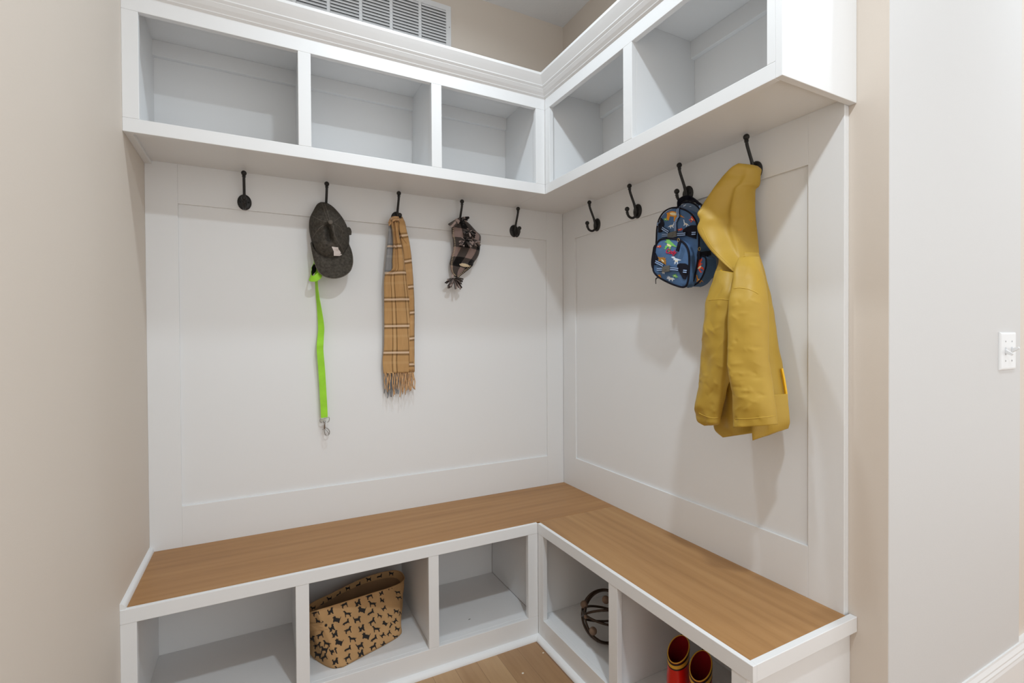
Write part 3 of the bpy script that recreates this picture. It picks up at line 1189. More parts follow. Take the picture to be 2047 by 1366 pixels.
# ------------------------------------------------------------------ checked fleece hat
def check_mat():
    k = N('buffalo_check_fleece')
    uv = k.n('ShaderNodeUVMap')
    sp = k.n('ShaderNodeSeparateXYZ')
    k.l(uv.outputs[0], sp.inputs[0])
    a = k.math('LESS_THAN', k.math('FRACT', sp.outputs[0]), 0.5)
    b = k.math('LESS_THAN', k.math('FRACT', sp.outputs[1]), 0.5)
    s = k.math('ADD', a, b)
    x = k.n('ShaderNodeValToRGB')
    x.color_ramp.interpolation = 'CONSTANT'
    e = x.color_ramp.elements
    e.new(0.66)
    e[0].position, e[0].color = 0.0, rgb(142, 122, 116)
    e[1].position, e[1].color = 0.33, rgb(76, 69, 66)
    e[2].position, e[2].color = 0.75, rgb(24, 22, 22)
    k.l(k.math('MULTIPLY', s, 0.5), x.inputs[0])
    k.l(x.outputs[0], k.b.inputs['Base Color'])
    k.b.inputs['Roughness'].default_value = 1.0
    k.b.inputs['Specular IOR Level'].default_value = 0.1
    k.b.inputs['Sheen Weight'].default_value = 0.2
    k.bump(k.noise(700, 3, k.coord()), 0.5, 0.0015)
    return k.m


M_CHECK = check_mat()
M_FLEECEBLK = cloth_mat('black_fleece', rgb(30, 28, 28), 1.0, 600, 0.4, 0.2)
M_FLEECEGRY = cloth_mat('grey_fleece', rgb(96, 90, 88), 1.0, 600, 0.4, 0.2)
M_FLEECETAU = cloth_mat('taupe_fleece', rgb(168, 150, 144), 1.0, 600, 0.4, 0.15)
M_STITCH = cloth_mat('tan_stitch_yarn', rgb(216, 196, 164), 0.9)


def pompom(T, name, c, r, cnt, seed, down=0.0, flat=1.0, spread=1.0, bright=0.0):
    """bundle of cut fleece strips"""
    rnd = random.Random(seed)
    mb = MB()
    c = T.p(*c)
    for i in range(cnt):
        th = rnd.uniform(0, 2 * pi)
        z = rnd.uniform(-1, 0.7)
        v = Vector((cos(th) * spread, -abs(sin(th)) * 0.8 - 0.1, z * flat - down)).normalized()
        L = r * rnd.uniform(0.75, 1.1)
        side = v.cross(Vector((rnd.uniform(-1, 1), rnd.uniform(-1, 1), rnd.uniform(-1, 1)))).normalized()
        droop = Vector((0, 0, -0.25 * L))
        mb.m = rnd.choice((0, 0, 1, 1, 1, 2, 2)) if rnd.random() > bright else 2
        mb.ribbon([c + v * L * 0.1, c + v * L * 0.55 + droop * 0.2, c + v * L + droop], side, 0.0036, 0.0008)
    return mb.build(name, [M_FLEECEBLK, M_FLEECEGRY, M_FLEECETAU], T.o)


def make_hat():
    T = Thing('fleece_hat', 'black and taupe checked fleece hat with cut-strip pompoms, hanging beside the scarf', 'hat', (-0.556, 0, 1.688), 'B')
    keys = [(440, 912, 440, 930, .035, .035, .012), (447, 904, 446, 936, .036, .034, .020), (456, 903, 455, 944, .036, .032, .027), (466, 903.5, 464, 952, .036, .030, .033), (473, 904.5, 471, 959.5, .037, .028, .034), (480, 906, 478, 960.5, .038, .028, .035),
            (492, 906.5, 489, 959, .038, .028, .035), (503, 905, 500, 958.5, .037, .028, .034), (514, 902, 511, 956, .034, .028, .031), (525, 900, 523, 949, .032, .027, .027), (535, 900.5, 534, 942, .030, .026, .022), (545, 903, 544, 931, .028, .025, .017), (552, 908, 551, 922, .026, .025, .011), (555.5, 912, 555.5, 917, .025, .025, .005)]

    def fold(u, v, f):
        if f < 0:
            return 0
        return -0.016 * math.exp(-((u - 0.26 + 0.12 * sin(v * 3)) ** 2) / 0.006) * sin(pi * v) + 0.010 * math.exp(-((u - 0.16) ** 2) / 0.006) * sin(pi * v) + 0.006 * math.exp(-((v - 0.80) ** 2) / 0.002) * (1 if u > 0.35 else 0) - 0.008 * math.exp(-((v - 0.745) ** 2) / 0.0012)
    mb = cloth(T, keys, 70, 72, fold, 2.1, lambda y: (y - 440) / 38.0 + 0.18, seed=2, nz=0.0018, nscale=24, uspan=(0.30, 1.95))
    # shear the check so it runs on the bias
    mb.uv = [tuple((a + 0.22 * b, b - 0.20 * a) for a, b in q) if q else q for q in mb.uv]
    bv = mb.bvh()
    body = mb.build('hat_body', M_CHECK, T.o, smooth=True)

    def on(px, py, off=0.0008):
        o, d = T.ray(px, py)
        loc, nor, _, _ = bv.ray_cast(o, d)
        if loc is None:
            return None
        return loc + (nor if nor.dot(d) < 0 else -nor) * off
    # folded brim lip and the little tan label
    m2 = MB()
    lab = [(918.5, 529), (923, 527.2), (929, 527.8), (936, 530), (939, 532.5), (934, 533.6), (927, 533.2), (921, 531.5)]
    m2.decal(T, bv, lab, 0.0022, 2)
    m2.build('tan_label', M_STITCH, T.o, solid=0.001)
    # whip stitching: short tan stitches along the left edge and the lower right edge
    edge = [(904.6, 457), (905.2, 470), (907.4, 480), (908.2, 492), (906.6, 503), (903.6, 514), (901.6, 525), (902.2, 535), (904.6, 545), (909, 551)]
    edge2 = [(917, 554), (922.5, 549), (929, 543), (935, 538.5), (941, 533)]
    cnt = 0
    for e, num, inw in ((edge, 34, (2.6, 0.6)), (edge2, 11, (-1.6, -2.2))):
        for i in range(num):
            q = smooth_path([(a, b, 0) for a, b in e], num)[i]
            a, b = on(q.x, q.y, 0.0004), on(q.x + inw[0], q.y + inw[1], 0.0004)
            if a and b:
                m2 = MB()
                m2.tube([a, (a + b) / 2 + Vector((0, -0.0008, 0)), b], 0.0011, 5)
                m2.build('stitch', M_STITCH, body, smooth=True)
    # fleece tuft over the hook: a fan of strips
    rnd = random.Random(9)
    mb = MB()
    for i in range(26):
        t = i / 25
        x = 897 + 41 * t
        a = T.p(919 + 6 * (t - 0.5), 439 + rnd.uniform(-2, 3), 0.066)
        b = T.p(x, (447.5 - 15.5 * t if t < 0.75 else 433) + rnd.uniform(-2, 9 if t < 0.7 else 7), 0.072 + rnd.uniform(-0.006, 0.008))
        mb.m = rnd.choice((0, 1, 1, 2, 2))
        mb.ribbon([a, (a + b) / 2 + Vector((0, -0.005, 0.002)), b], Vector((0.1, 0.3, 1)), 0.0044, 0.0008)
    mb.build('top_pompom', [M_FLEECEBLK, M_FLEECEGRY, M_FLEECETAU], T.o)
    pompom(T, 'side_pompom', (937, 463, .074), 0.030, 34, 11, 0.0, 0.8)
    pompom(T, 'side_pompom', (930.5, 482, .082), 0.034, 48, 12, 0.1, 1.0)
    pompom(T, 'side_pompom', (948, 485, .070), 0.027, 24, 13, 0.1, 1.0, bright=0.4)
    # ear-flap tie and the bottom tassel
    mb = MB()
    mb.ribbon([T.p(906, 549, .030), T.p(904, 553, .032), T.p(905.5, 558, .034)], Vector((1, 0, 0.3)), 0.005, 0.001)
    mb.build('tie', M_FLEECETAU, T.o)
    pompom(T, 'tassel', (906.5, 558.5, .034), 0.042, 60, 15, 0.35, 0.9, 1.15, bright=0.15)


make_hat()


# ------------------------------------------------------------------ raincoat
def rubber_mat():
    k = N('yellow_rubberised_cloth')
    f = k.noise(7, 4, k.coord())
    k.l(k.ramp(f, [(0.3, rgb(174, 140, 50)), (0.7, rgb(186, 153, 64))]), k.b.inputs['Base Color'])
    k.b.inputs['Roughness'].default_value = 0.46
    k.b.inputs['Specular IOR Level'].default_value = 0.32
    h = k.math('ADD', k.noise(11, 2, k.coord('Object', (1, 1, 0.7))), k.math('MULTIPLY', k.noise(70, 3, k.coord()), 0.10))
    k.bump(h, 0.16, 0.010)
    return k.m


M_RAIN = rubber_mat()
M_RAINSEAM = plain('yellow_seam_tape', rgb(202, 168, 64), 0.5)
M_RAINZIP = plain('bright_yellow_placket', rgb(240, 186, 10), 0.4)


def creases(seed, count, wide, tall, vmin=0.0, amp=0.0026, w=0.0045):
    """sharp short creases pressed into rubberised cloth, as a function of (u, v)"""
    rnd = random.Random(seed)
    segs = []
    for _ in range(count):
        v = vmin + (1 - vmin) * rnd.random() ** 0.8
        x, y = rnd.uniform(0.05, 0.95) * wide, v * tall
        a = rnd.choice((rnd.uniform(0.1, 0.8), rnd.uniform(2.3, 3.0), rnd.uniform(-0.2, 0.2)))
        L = rnd.uniform(0.015, 0.05)
        segs.append((x, y, cos(a) * L, sin(a) * L, amp * rnd.uniform(0.5, 1.1) * rnd.choice((1, 1, -1))))

    def f(u, v):
        px, py, s = u * wide, v * tall, 0.0
        for x, y, dx, dy, h in segs:
            L2 = dx * dx + dy * dy
            t = max(-0.5, min(0.5, ((px - x) * dx + (py - y) * dy) / L2))
            q = sqrt((px - x - dx * t) ** 2 + (py - y - dy * t) ** 2)
            if q < 0.03:
                s += h * math.exp(-q / w) * (1 - (2 * abs(t)) ** 2 * 0.8)
        return s
    return f


def make_coat():
    T = Thing('raincoat', 'yellow hooded child raincoat hanging on the right wall', 'raincoat', (0, -1.071, 1.690), 'R')
    # torso: behind the sleeves
    keys = [(508, 1442, 505, 1513, .11, .055, .030), (530, 1440, 528, 1518, .115, .055, .040), (560, 1432, 558, 1527, .12, .055, .048), (600, 1424, 598, 1536.5, .125, .055, .054), (650, 1420, 648, 1546, .125, .055, .056),
            (700, 1421, 698, 1554.5, .125, .055, .056), (750, 1425, 746, 1563, .125, .055, .056), (800, 1430, 795, 1570.5, .125, .055, .056), (835, 1434, 830, 1574, .125, .055, .056), (858, 1435, 846, 1575, .125, .055, .055), (874, 1452, 856, 1572, .125, .060, .052)]

    cr0 = creases(5, 36, 0.24, 0.5, 0.2)

    def tf(u, v, f):
        return (cr0(u, v) if f > 0 else 0) + 0.007 * sin(u * 13 + v * 2) * v + 0.010 * math.exp(-((u - 0.86) ** 2) / 0.004) * v
    mb = cloth(T, keys, 120, 130, tf, 2.3, seed=4, nz=0.006, nscale=12)
    body = mb.build('body', M_RAIN, T.o, smooth=True)
    # front overlap of the hem
    keys = [(790, 1500, 788, 1572, .172, .098, .006), (830, 1503, 826, 1576, .176, .100, .007), (862, 1503.5, 846, 1576.5, .178, .100, .007), (881, 1505, 857, 1573.5, .176, .098, .006)]
    mb = cloth(T, keys, 24, 50, lambda u, v, f: 0.004 * sin(u * 11), 2.2, seed=6, nz=0.004, nscale=14)
    mb.build('front_hem', M_RAIN, T.o, smooth=True)
    # far sleeve (left in the photo)
    keys = [(540, 1437, 545, 1466, .150, .165, .018), (570, 1428, 572, 1469, .165, .180, .026), (600, 1416, 600, 1464, .175, .190, .032), (640, 1410.5, 642, 1461, .182, .196, .034), (690, 1407, 692, 1460, .186, .198, .034), (740, 1403, 742, 1457, .190, .198, .033),
            (790, 1397, 795, 1446, .192, .196, .031), (825, 1395.5, 835, 1438, .192, .194, .029), (842, 1399, 847, 1436, .192, .194, .026), (851, 1411, 850, 1432, .192, .193, .018)]
    keys = [k[:6] + (k[6] * 0.82,) for k in keys]
    cr1 = creases(3, 34, 0.11, 0.36, 0.1)
    mb = cloth(T, keys, 130, 120, lambda u, v, f: 0.003 * sin(u * 6 + v * 15) * v + (cr1(u, v) if f > 0 else 0), 2.3, seed=9, nz=0.0045, nscale=15)
    bs1 = mb.bvh()
    s1 = mb.build('sleeve', M_RAIN, T.o, smooth=True)
    # near sleeve (middle of the coat)
    keys = [(515, 1482, 513, 1514, .150, .130, .020), (535, 1474, 533, 1519, .175, .150, .030), (560, 1470, 558, 1525, .195, .165, .036), (600, 1463, 600, 1530, .215, .180, .040), (650, 1460.5, 650, 1532, .222, .185, .041), (700, 1461, 700, 1533.5, .226, .188, .041), (750, 1464, 749, 1537, .228, .190, .040),
            (800, 1466.5, 797, 1545, .228, .190, .038), (835, 1468.5, 831, 1549.5, .226, .188, .036), (854, 1470.5, 849, 1551.5, .226, .188, .034)]
    keys = [k[:6] + (k[6] * 0.82,) for k in keys]
    cr2 = creases(8, 42, 0.13, 0.46, 0.15)
    mb = cloth(T, keys, 140, 130, lambda u, v, f: 0.003 * sin(u * 5 - v * 17) * v + (cr2(u, v) if f > 0 else 0), 2.5, seed=14, nz=0.0045, nscale=15)
    bs2 = mb.bvh()
    s2 = mb.build('sleeve', M_RAIN, T.o, smooth=True)
    # hood
    keys = [(328.5, 1480, 331, 1511, .066, .030, .022), (337, 1468, 337, 1517, .080, .026, .030), (352, 1450, 350, 1517.5, .100, .026, .030), (363, 1443, 362, 1516, .110, .026, .036), (372, 1437, 371, 1512.5, .115, .030, .040), (378, 1433.5, 377, 1505, .120, .036, .043), (400, 1418, 398, 1504, .130, .040, .048), (420, 1406.5, 418, 1504.5, .138, .042, .050), (432, 1404, 430, 1505, .142, .043, .052),
            (442, 1406, 440, 1505.5, .144, .044, .053), (455, 1401, 453, 1506.5, .148, .045, .054), (466, 1403, 462, 1507.5, .148, .046, .054), (485, 1415, 480, 1509, .145, .047, .052), (505, 1430, 498, 1510.5, .140, .048, .048), (525, 1450, 516, 1512, .140, .050, .042), (540, 1466, 527, 1513.5, .142, .055, .034), (546, 1471, 533, 1514, .142, .06, .020)]

    def hf(u, v, f):
        if f < 0:
            return 0
        return 0.005 * math.exp(-((u - 0.78) ** 2) / 0.008) * min(1, v * 3) - 0.011 * math.exp(-((u - 0.62) ** 2) / 0.014) * sin(pi * min(1, v * 1.05)) + 0.004 * math.exp(-((u - 0.30) ** 2) / 0.04) + 0.007 * math.exp(-((v - 0.47) ** 2) / 0.0012) * math.exp(-((u - 0.05) ** 2) / 0.03)
    keys = [k[:6] + (k[6] * (0.80 if k[0] > 340 else 1),) for k in keys]
    mb = cloth(T, keys, 84, 84, hf, 2.7, seed=21, nz=0.003, nscale=9)
    bh = mb.bvh()
    hood = mb.build('hood', M_RAIN, T.o, smooth=True)
    # raised seams
    def line(parent, bv, name, mat, pts, r=0.0010):
        m2 = MB()
        P3 = []
        for q in smooth_path([(a, b, 0) for a, b in pts], 26):
            o, dd = T.ray(q.x, q.y)
            loc, nor, _, _ = bv.ray_cast(o, dd)
            if loc is not None:
                P3.append(loc + (nor if nor.dot(dd) < 0 else -nor) * 0.0003)
        if len(P3) > 4:
            m2.tube(P3, r, 6)
            m2.build(name, mat, parent, smooth=True)
    line(s1, bs1, 'shoulder_seam', M_RAINSEAM, [(1416, 600.5), (1425, 599.5), (1440, 598.5), (1455, 599.5), (1462, 601)])
    line(s2, bs2, 'shoulder_seam', M_RAINSEAM, [(1467, 577), (1478, 575.5), (1493, 577.5), (1508, 583), (1516, 588)])
    line(s2, bs2, 'cuff_seam', M_RAINSEAM, [(1470, 836.5), (1485, 837.5), (1510, 836), (1535, 833.5), (1548, 831.5)], 0.0009)
    line(s1, bs1, 'cuff_seam', M_RAINSEAM, [(1397, 826), (1410, 832), (1424, 836), (1436, 835)], 0.0009)
    line(hood, bh, 'neck_seam', M_RAINSEAM, [(1484, 513), (1495, 511), (1507, 510.5)], 0.0010)
    line(hood, bh, 'hood_edge', M_RAINSEAM, [(1404.5, 456), (1416, 483), (1431, 503), (1450, 522), (1466, 537)], 0.0008)
    # pocket flap edge at the right, hem of the hood opening
    mb = MB()
    mb.ribbon([T.p(1562.5, 737, .062), T.p(1567, 760, .062), T.p(1571, 785, .062), T.p(1572.5, 808, .062)], Vector((1, -0.5, 0)), 0.004, 0.0022)
    mb.build('pocket_flap', M_RAINZIP, T.o)
    mb = MB()
    mb.ribbon([T.p(1440.5, 541, .150), T.p(1437, 556, .158), T.p(1431, 572, .165)], Vector((1, -0.5, 0)), 0.006, 0.002)
    mb.build('front_placket', M_RAINZIP, T.o)
    # hanging loop lobe gathered round the hook
    keys = [(334, 1500, 333, 1512, .030, .022, .008), (340, 1498, 340, 1516.5, .036, .022, .013), (350, 1500, 350, 1517.8, .038, .022, .014), (360, 1501, 360, 1516, .038, .024, .013), (368, 1502, 368, 1511, .038, .028, .009), (373, 1502, 373, 1506, .038, .032, .004)]
    mb = cloth(T, keys, 26, 30, None, 2.0, seed=3, nz=0.002, nscale=30)
    mb.build('hang_loop', M_RAIN, hood, smooth=True)


make_coat()


# ------------------------------------------------------------------ dinosaur backpack
M_BPBLUE = cloth_mat('steel_blue_canvas', rgb(80, 110, 150), 0.8, 1200, 0.25, 0.12, 25)
M_BPSIDE = cloth_mat('grey_blue_canvas', rgb(104, 122, 146), 0.8, 1200, 0.25, 0.12, 25)
M_NAVY = cloth_mat('navy_trim', rgb(22, 22, 34), 0.75, 1200, 0.3, 0.2)
M_REFLECT = plain('pale_blue_reflective_stripe', rgb(152, 180, 222), 0.5)
M_BUCKLE = plain('grey_plastic_buckle', rgb(92, 90, 84), 0.45)
M_ORANGE = plain('orange_print', rgb(222, 146, 40), 0.8)
M_CREAM = plain('cream_print', rgb(238, 222, 180), 0.8)
M_REDP = plain('red_orange_print', rgb(226, 78, 46), 0.8)
M_GREENP = plain('green_print', rgb(120, 190, 96), 0.8)
M_PALEP = plain('white_print', rgb(214, 226, 240), 0.8)
M_BROWNP = plain('brown_print', rgb(176, 122, 46), 0.8)
M_NAME = plain('crimson_embroidery', rgb(206, 34, 70), 0.7)
M_BRASS = plain('brass_zip_ring', rgb(190, 160, 96), 0.35, 0.8)
DP = [M_BPBLUE, M_NAVY, M_REFLECT, M_ORANGE, M_CREAM, M_REDP, M_GREENP, M_PALEP, M_BROWNP]


DINOS = {  # side silhouettes in a unit box, head at right
    'biped': [(0, .62), (.18, .66), (.36, .74), (.5, .78), (.6, .84), (.68, .97), (.80, 1.0), (.98, .93), (1, .86), (.86, .82), (.97, .78), (.84, .74), (.76, .72), (.72, .62), (.80, .54), (.78, .49), (.68, .54), (.62, .46), (.60, .34), (.66, .24), (.60, .06), (.72, .0), (.54, .0), (.52, .2), (.46, .32), (.40, .22), (.36, .04), (.46, -.02), (.28, -.02), (.30, .24), (.34, .42), (.28, .52), (.14, .54)],
    'longneck': [(0, .30), (.2, .44), (.36, .56), (.52, .58), (.64, .54), (.74, .66), (.82, .86), (.88, .98), (.98, .96), (1, .88), (.92, .86), (.88, .72), (.80, .50), (.72, .36), (.72, .04), (.62, .04), (.60, .28), (.44, .28), (.42, .04), (.32, .04), (.32, .32), (.18, .34)],
    'plated': [(0, .34), (.14, .46), (.20, .62), (.26, .56), (.30, .78), (.38, .66), (.46, .94), (.54, .72), (.62, .86), (.66, .62), (.74, .64), (.78, .48), (.94, .40), (1, .30), (.88, .26), (.76, .30), (.74, .04), (.64, .04), (.60, .26), (.42, .26), (.40, .04), (.30, .04), (.28, .28), (.14, .34)],
    'horned': [(0, .36), (.14, .52), (.34, .62), (.56, .60), (.62, .78), (.72, .74), (.86, .90), (.80, .66), (.98, .72), (.90, .54), (1, .40), (.90, .32), (.76, .34), (.70, .04), (.60, .04), (.58, .26), (.36, .26), (.34, .04), (.24, .04), (.22, .32)],
}


def make_backpack():
    T = Thing('backpack', 'small blue dinosaur-print backpack with grey buckles, hanging beside the raincoat', 'backpack', (0, -0.806, 1.688), 'R')
    A = lambda x, y: (1290 + x / 13.657, 380 + y / 13.657)      # crop of the upper half
    B = lambda x, y: (1290 + x / 11.386, 470 + y / 11.386)      # crop of the lower half

    def pad(outline, d0, d1, bulge, n=72, shift=(0, 0), edge=0.9, K=8):
        """cushion: outline (photo, at depth d1) pulled back to d0, domed front"""
        ks = [(i,) + tuple(p) for i, p in enumerate(outline + outline[:1])]
        ring0 = [T.p(*catmull(ks, len(outline) * j / n), d1) for j in range(n)]
        c = sum(ring0, Vector()) / n
        rings = []
        for f, sc in ((0.0, edge), (0.12, 0.985), (0.5, 1.0), (0.85, 1.0), (1.0, 0.97)):
            d = d0 + (d1 - d0) * f
            rings.append([Vector((c.x + (p.x - c.x) * sc + shift[0] * (1 - f), -d, c.z + (p.z - c.z) * sc + shift[1] * (1 - f))) for p in ring0])
        for i in range(1, K):
            s = 0.97 * (1 - i / K)
            rings.append([Vector((c.x + (p.x - c.x) * s, -d1 - bulge * (1 - (s / 0.97) ** 2.2), c.z + (p.z - c.z) * s)) for p in ring0])
        mb = MB()
        mb.loft(rings)
        return mb, ring0, c

    def piping(ring, name, parent, r=0.0022, dd=0.0, mat=None):
        m2 = MB()
        m2.tube([p + Vector((0, -dd, 0)) for p in ring], r, 8, closed=True)
        return m2.build(name, mat or M_NAVY, parent, smooth=True)

    def dino(mb, bvx, kind, mi, at, size, rot, fl):
        a = radians(rot)

        def place(x, y, k=1.0):
            X, Y = (x - 0.5) * fl * size, (0.5 - y) * size * 0.72
            return (at[0] + X * cos(a) - Y * sin(a), at[1] + X * sin(a) + Y * cos(a))
        mb.m = mi
        mb.decal(T, bvx, [place(x, y) for x, y in DINOS[kind]], 0.0010, 1)
        mb.m = 4 if mi != 4 else 7
        mb.decal(T, bvx, [place(0.47 + 0.15 * cos(t), 0.43 + 0.085 * sin(t)) for t in [2 * pi * i / 10 for i in range(10)]], 0.0014, 0)

    # rear compartment (against the wall)
    rear = [(1346, 432), (1352, 416), (1364, 406.5), (1378, 404.5), (1391, 410), (1402, 424), (1409, 445), (1412, 475), (1414, 515), (1413, 545), (1405, 557), (1385, 562), (1350, 556), (1335, 545), (1336, 480)]
    mb, rg, _ = pad(rear, 0.012, 0.062, 0.004)
    mb.m = 4
    bv = mb.bvh()
    for q in ([(1366, 412), (1371, 409), (1372, 410), (1367, 413.5)], [(1378, 413), (1382, 412), (1382.5, 413.2), (1378.5, 414)]):
        mb.m = 7
        mb.decal(T, bv, q)
    rearo = mb.build('rear_compartment', [M_BPSIDE] + DP[1:], T.o, smooth=True, auto=50)
    piping(rg, 'rear_piping', rearo, 0.0026)
    # main compartment
    main = [(1312.5, 478), (1313.5, 458), (1317, 441), (1324, 428), (1334, 419.5), (1346, 415.5), (1360, 416.5), (1374, 422), (1385, 431), (1392.5, 444), (1396.5, 462), (1397.5, 482), (1396.5, 505), (1394, 528), (1390, 548), (1386, 562), (1378, 570), (1350, 566), (1322, 556), (1311, 545), (1310.5, 510)]
    mb, rg, _ = pad(main, 0.040, 0.104, 0.008)
    bv = mb.bvh()
    dino(mb, bv, 'longneck', 3, A(760, 620), 50, 8, -1)
    dino(mb, bv, 'biped', 5, A(1285, 790), 18, 50, -1)
    dino(mb, bv, 'longneck', 7, A(1120, 920), 17, 20, -1)
    dino(mb, bv, 'longneck', 7, A(715, 970), 17, -10, 1)
    dino(mb, bv, 'horned', 5, A(950, 1075), 11, 0, 1)
    dino(mb, bv, 'plated', 6, A(560, 800), 10, 10, 1)
    maino = mb.build('main_compartment', DP, T.o, smooth=True, auto=50)
    piping(rg, 'main_piping', maino, 0.0027, 0.001)
    # navy side wings of the compression strap
    def flat(name, poly, parent, mat, bvx, off=0.0024, th=0.0016, sub=2):
        m2 = MB()
        m2.decal(T, bvx, poly, off, sub)
        return m2.build(name, mat, parent, solid=th)
    flat('strap_wing', [A(335, 800), A(370, 740), A(420, 745), A(500, 820), A(530, 930), A(500, 1010), A(470, 1150), A(400, 1165), A(330, 1150)], maino, M_NAVY, bv)
    flat('strap_wing', [A(1040, 1090), A(1160, 1010), A(1280, 965), A(1400, 970), A(1420, 1100), A(1400, 1340), A(1300, 1310), A(1150, 1260), A(1040, 1200)], maino, M_NAVY, bv)

    def web(name, pts, hw, parent, bvx, off=0.0042):
        """webbing strap with two pale reflective lines, laid on the surface"""
        cl = smooth_path([(a, b, 0) for a, b in pts], 16)
        P3 = []
        for q in cl:
            o, d = T.ray(q.x, q.y)
            loc, nor, _, _ = bvx.ray_cast(o, d)
            if loc is not None:
                nor = nor if nor.dot(d) < 0 else -nor
                P3.append(loc + nor * off)
        sd = (P3[-1] - P3[0]).cross(Vector((0, -1, 0))).normalized()
        m2 = MB()
        m2.m = 0
        m2.ribbon(P3, sd, hw, 0.0008)
        m2.m = 1
        for s in (-0.48, 0.48):
            m2.ribbon([p + sd * hw * s + Vector((0, -0.0009, 0)) for p in P3], sd, hw * 0.26, 0.0004)
        return m2.build(name, [M_NAVY, M_REFLECT], parent)
    web('webbing', [A(490, 1045), A(580, 1105), A(665, 1155)], 0.0062, maino, bv, 0.0050)
    web('webbing', [A(500, 1240), A(640, 1236), A(1000, 1220), A(1130, 1205)], 0.0062, maino, bv, 0.0062)
    web('webbing', [A(1300, 1195), A(1410, 1190)], 0.0062, maino, bv, 0.0062)
    web('webbing', [A(335, 945), A(400, 935)], 0.0062, maino, bv, 0.0062)
    web('webbing', [A(925, 510), A(915, 640), A(935, 720), A(890, 800), A(870, 880)], 0.0060, maino, bv, 0.0055)
    web('webbing', [A(850, 880), A(850, 1000), A(855, 1140)], 0.0056, maino, bv, 0.0050)

    def buckle(cx, cy, wpx, hpx, bvx, parent):
        o, d = T.ray(cx, cy)
        loc, nor, _, _ = bvx.ray_cast(o, d)
        c = loc + Vector((0, -0.0095, 0))
        sx = (T.p(cx + wpx / 2, cy, .11) - T.p(cx - wpx / 2, cy, .11)).length / 2
        sz = (T.p(cx, cy + hpx / 2, .11) - T.p(cx, cy - hpx / 2, .11)).length / 2
        m2 = MB()
        m2.obox(c, (sx, 0, 0), (0, 0.0032, 0), (0, 0, sz))
        m2.obox(c + Vector((-sx * 1.28, 0.0005, 0)), (sx * 0.34, 0, 0), (0, 0.0026, 0), (0, 0, sz * 0.85))
        m2.obox(c + Vector((-sx * 0.1, -0.003, sz * 0.1)), (sx * 0.35, 0, 0), (0, 0.0012, 0), (0, 0, sz * 0.45))
        m2.build('buckle', M_BUCKLE, parent, bevel=0.0012)
    buckle(*A(815, 1230), 13.0, 12.5, bv, maino)
    # lower front pocket
    pock = [(1306, 528), (1309, 508), (1311.5, 492), (1318, 481), (1330, 477), (1348, 477.5), (1362, 481.5), (1371.5, 490), (1377, 503), (1378.5, 520), (1377.5, 545), (1375.5, 563), (1371, 572.5), (1362, 574), (1342, 567.5), (1322, 557.5), (1311.5, 549.5), (1306.5, 541)]
    mb, rg, _ = pad(pock, 0.098, 0.130, 0.008, edge=1.0)
    bv2 = mb.bvh()
    dino(mb, bv2, 'biped', 6, B(545, 215), 34, 28, -1)
    dino(mb, bv2, 'horned', 5, B(310, 255), 11, 10, 1)
    dino(mb, bv2, 'plated', 8, B(405, 570), 25, 45, -1)
    dino(mb, bv2, 'biped', 7, B(705, 580), 21, 5, -1)
    dino(mb, bv2, 'plated', 3, B(320, 935), 13, 30, -1)
    dino(mb, bv2, 'horned', 7, B(585, 985), 17, 5, -1)
    dino(mb, bv2, 'plated', 6, B(685, 925), 13, 15, 1)
    dino(mb, bv2, 'longneck', 7, B(420, 850), 10, 5, 1)
    pocko = mb.build('front_pocket', DP, T.o, smooth=True, auto=50)
    piping(rg, 'pocket_piping', pocko, 0.0032, 0.001)
    flat('strap_wing', [B(145, 560), B(180, 400), B(250, 410), B(300, 520), B(270, 600), B(255, 680), B(160, 690)], pocko, M_NAVY, bv2)
    flat('strap_wing', [B(740, 670), B(800, 645), B(920, 650), B(985, 690), B(975, 890), B(930, 1010), B(870, 1000), B(790, 850), B(740, 760)], pocko, M_NAVY, bv2)
    web('webbing', [B(262, 610), B(350, 650), B(435, 695)], 0.0062, pocko, bv2, 0.0050)
    web('webbing', [B(300, 780), B(460, 775), B(640, 770), B(780, 785)], 0.0062, pocko, bv2, 0.0062)
    web('webbing', [B(890, 825), B(970, 835)], 0.0062, pocko, bv2, 0.0062)
    buckle(*B(535, 775), 11.0, 12.0, bv2, pocko)
    # stitched name
    fc = bpy.data.curves.new('name_curve', 'FONT')
    fc.body = 'Cody'
    fc.size = 0.0215
    fc.shear = 0.35
    fc.extrude = 0.0006
    fc.offset = 0.0004
    tmp = bpy.data.objects.new('name_tmp', fc)
    COL.objects.link(tmp)
    dg = bpy.context.evaluated_depsgraph_get()
    me = bpy.data.meshes.new_from_object(tmp.evaluated_get(dg))
    bpy.data.objects.remove(tmp)
    o, d = T.ray(*B(462, 405))
    loc, nor, _, _ = bv2.ray_cast(o, d)
    a = radians(-17)
    for v in me.vertices:
        x, y, z = v.co
        v.co = loc + Vector((x * cos(a) - y * sin(a), -0.0020 - z, x * sin(a) + y * cos(a)))
    me.materials.clear()
    me.materials.append(M_NAME)
    me.name = 'embroidered_name'
    no = bpy.data.objects.new('embroidered_name', me)
    COL.objects.link(no)
    no.parent = pocko
    # zip pulls
    def pull(ring, tab, parent):
        m2 = MB()
        c = T.p(*ring)
        m2.tube([c + Vector((0.0042 * cos(t), -0.001, 0.0055 * sin(t))) for t in [2 * pi * i / 14 for i in range(14)]], 0.0009, 6, closed=True)
        z = m2.build('zip_ring', M_BRASS, parent, smooth=True)
        m2 = MB()
        m2.ribbon([T.p(*q) for q in tab], Vector((1, 0, 0.2)), 0.0058, 0.0018)
        m2.build('zip_pull', M_NAVY, parent)
    pull((1356.5, 480, .146), [(1359, 483, .146), (1357, 491, .148), (1354, 502.5, .147)], pocko)
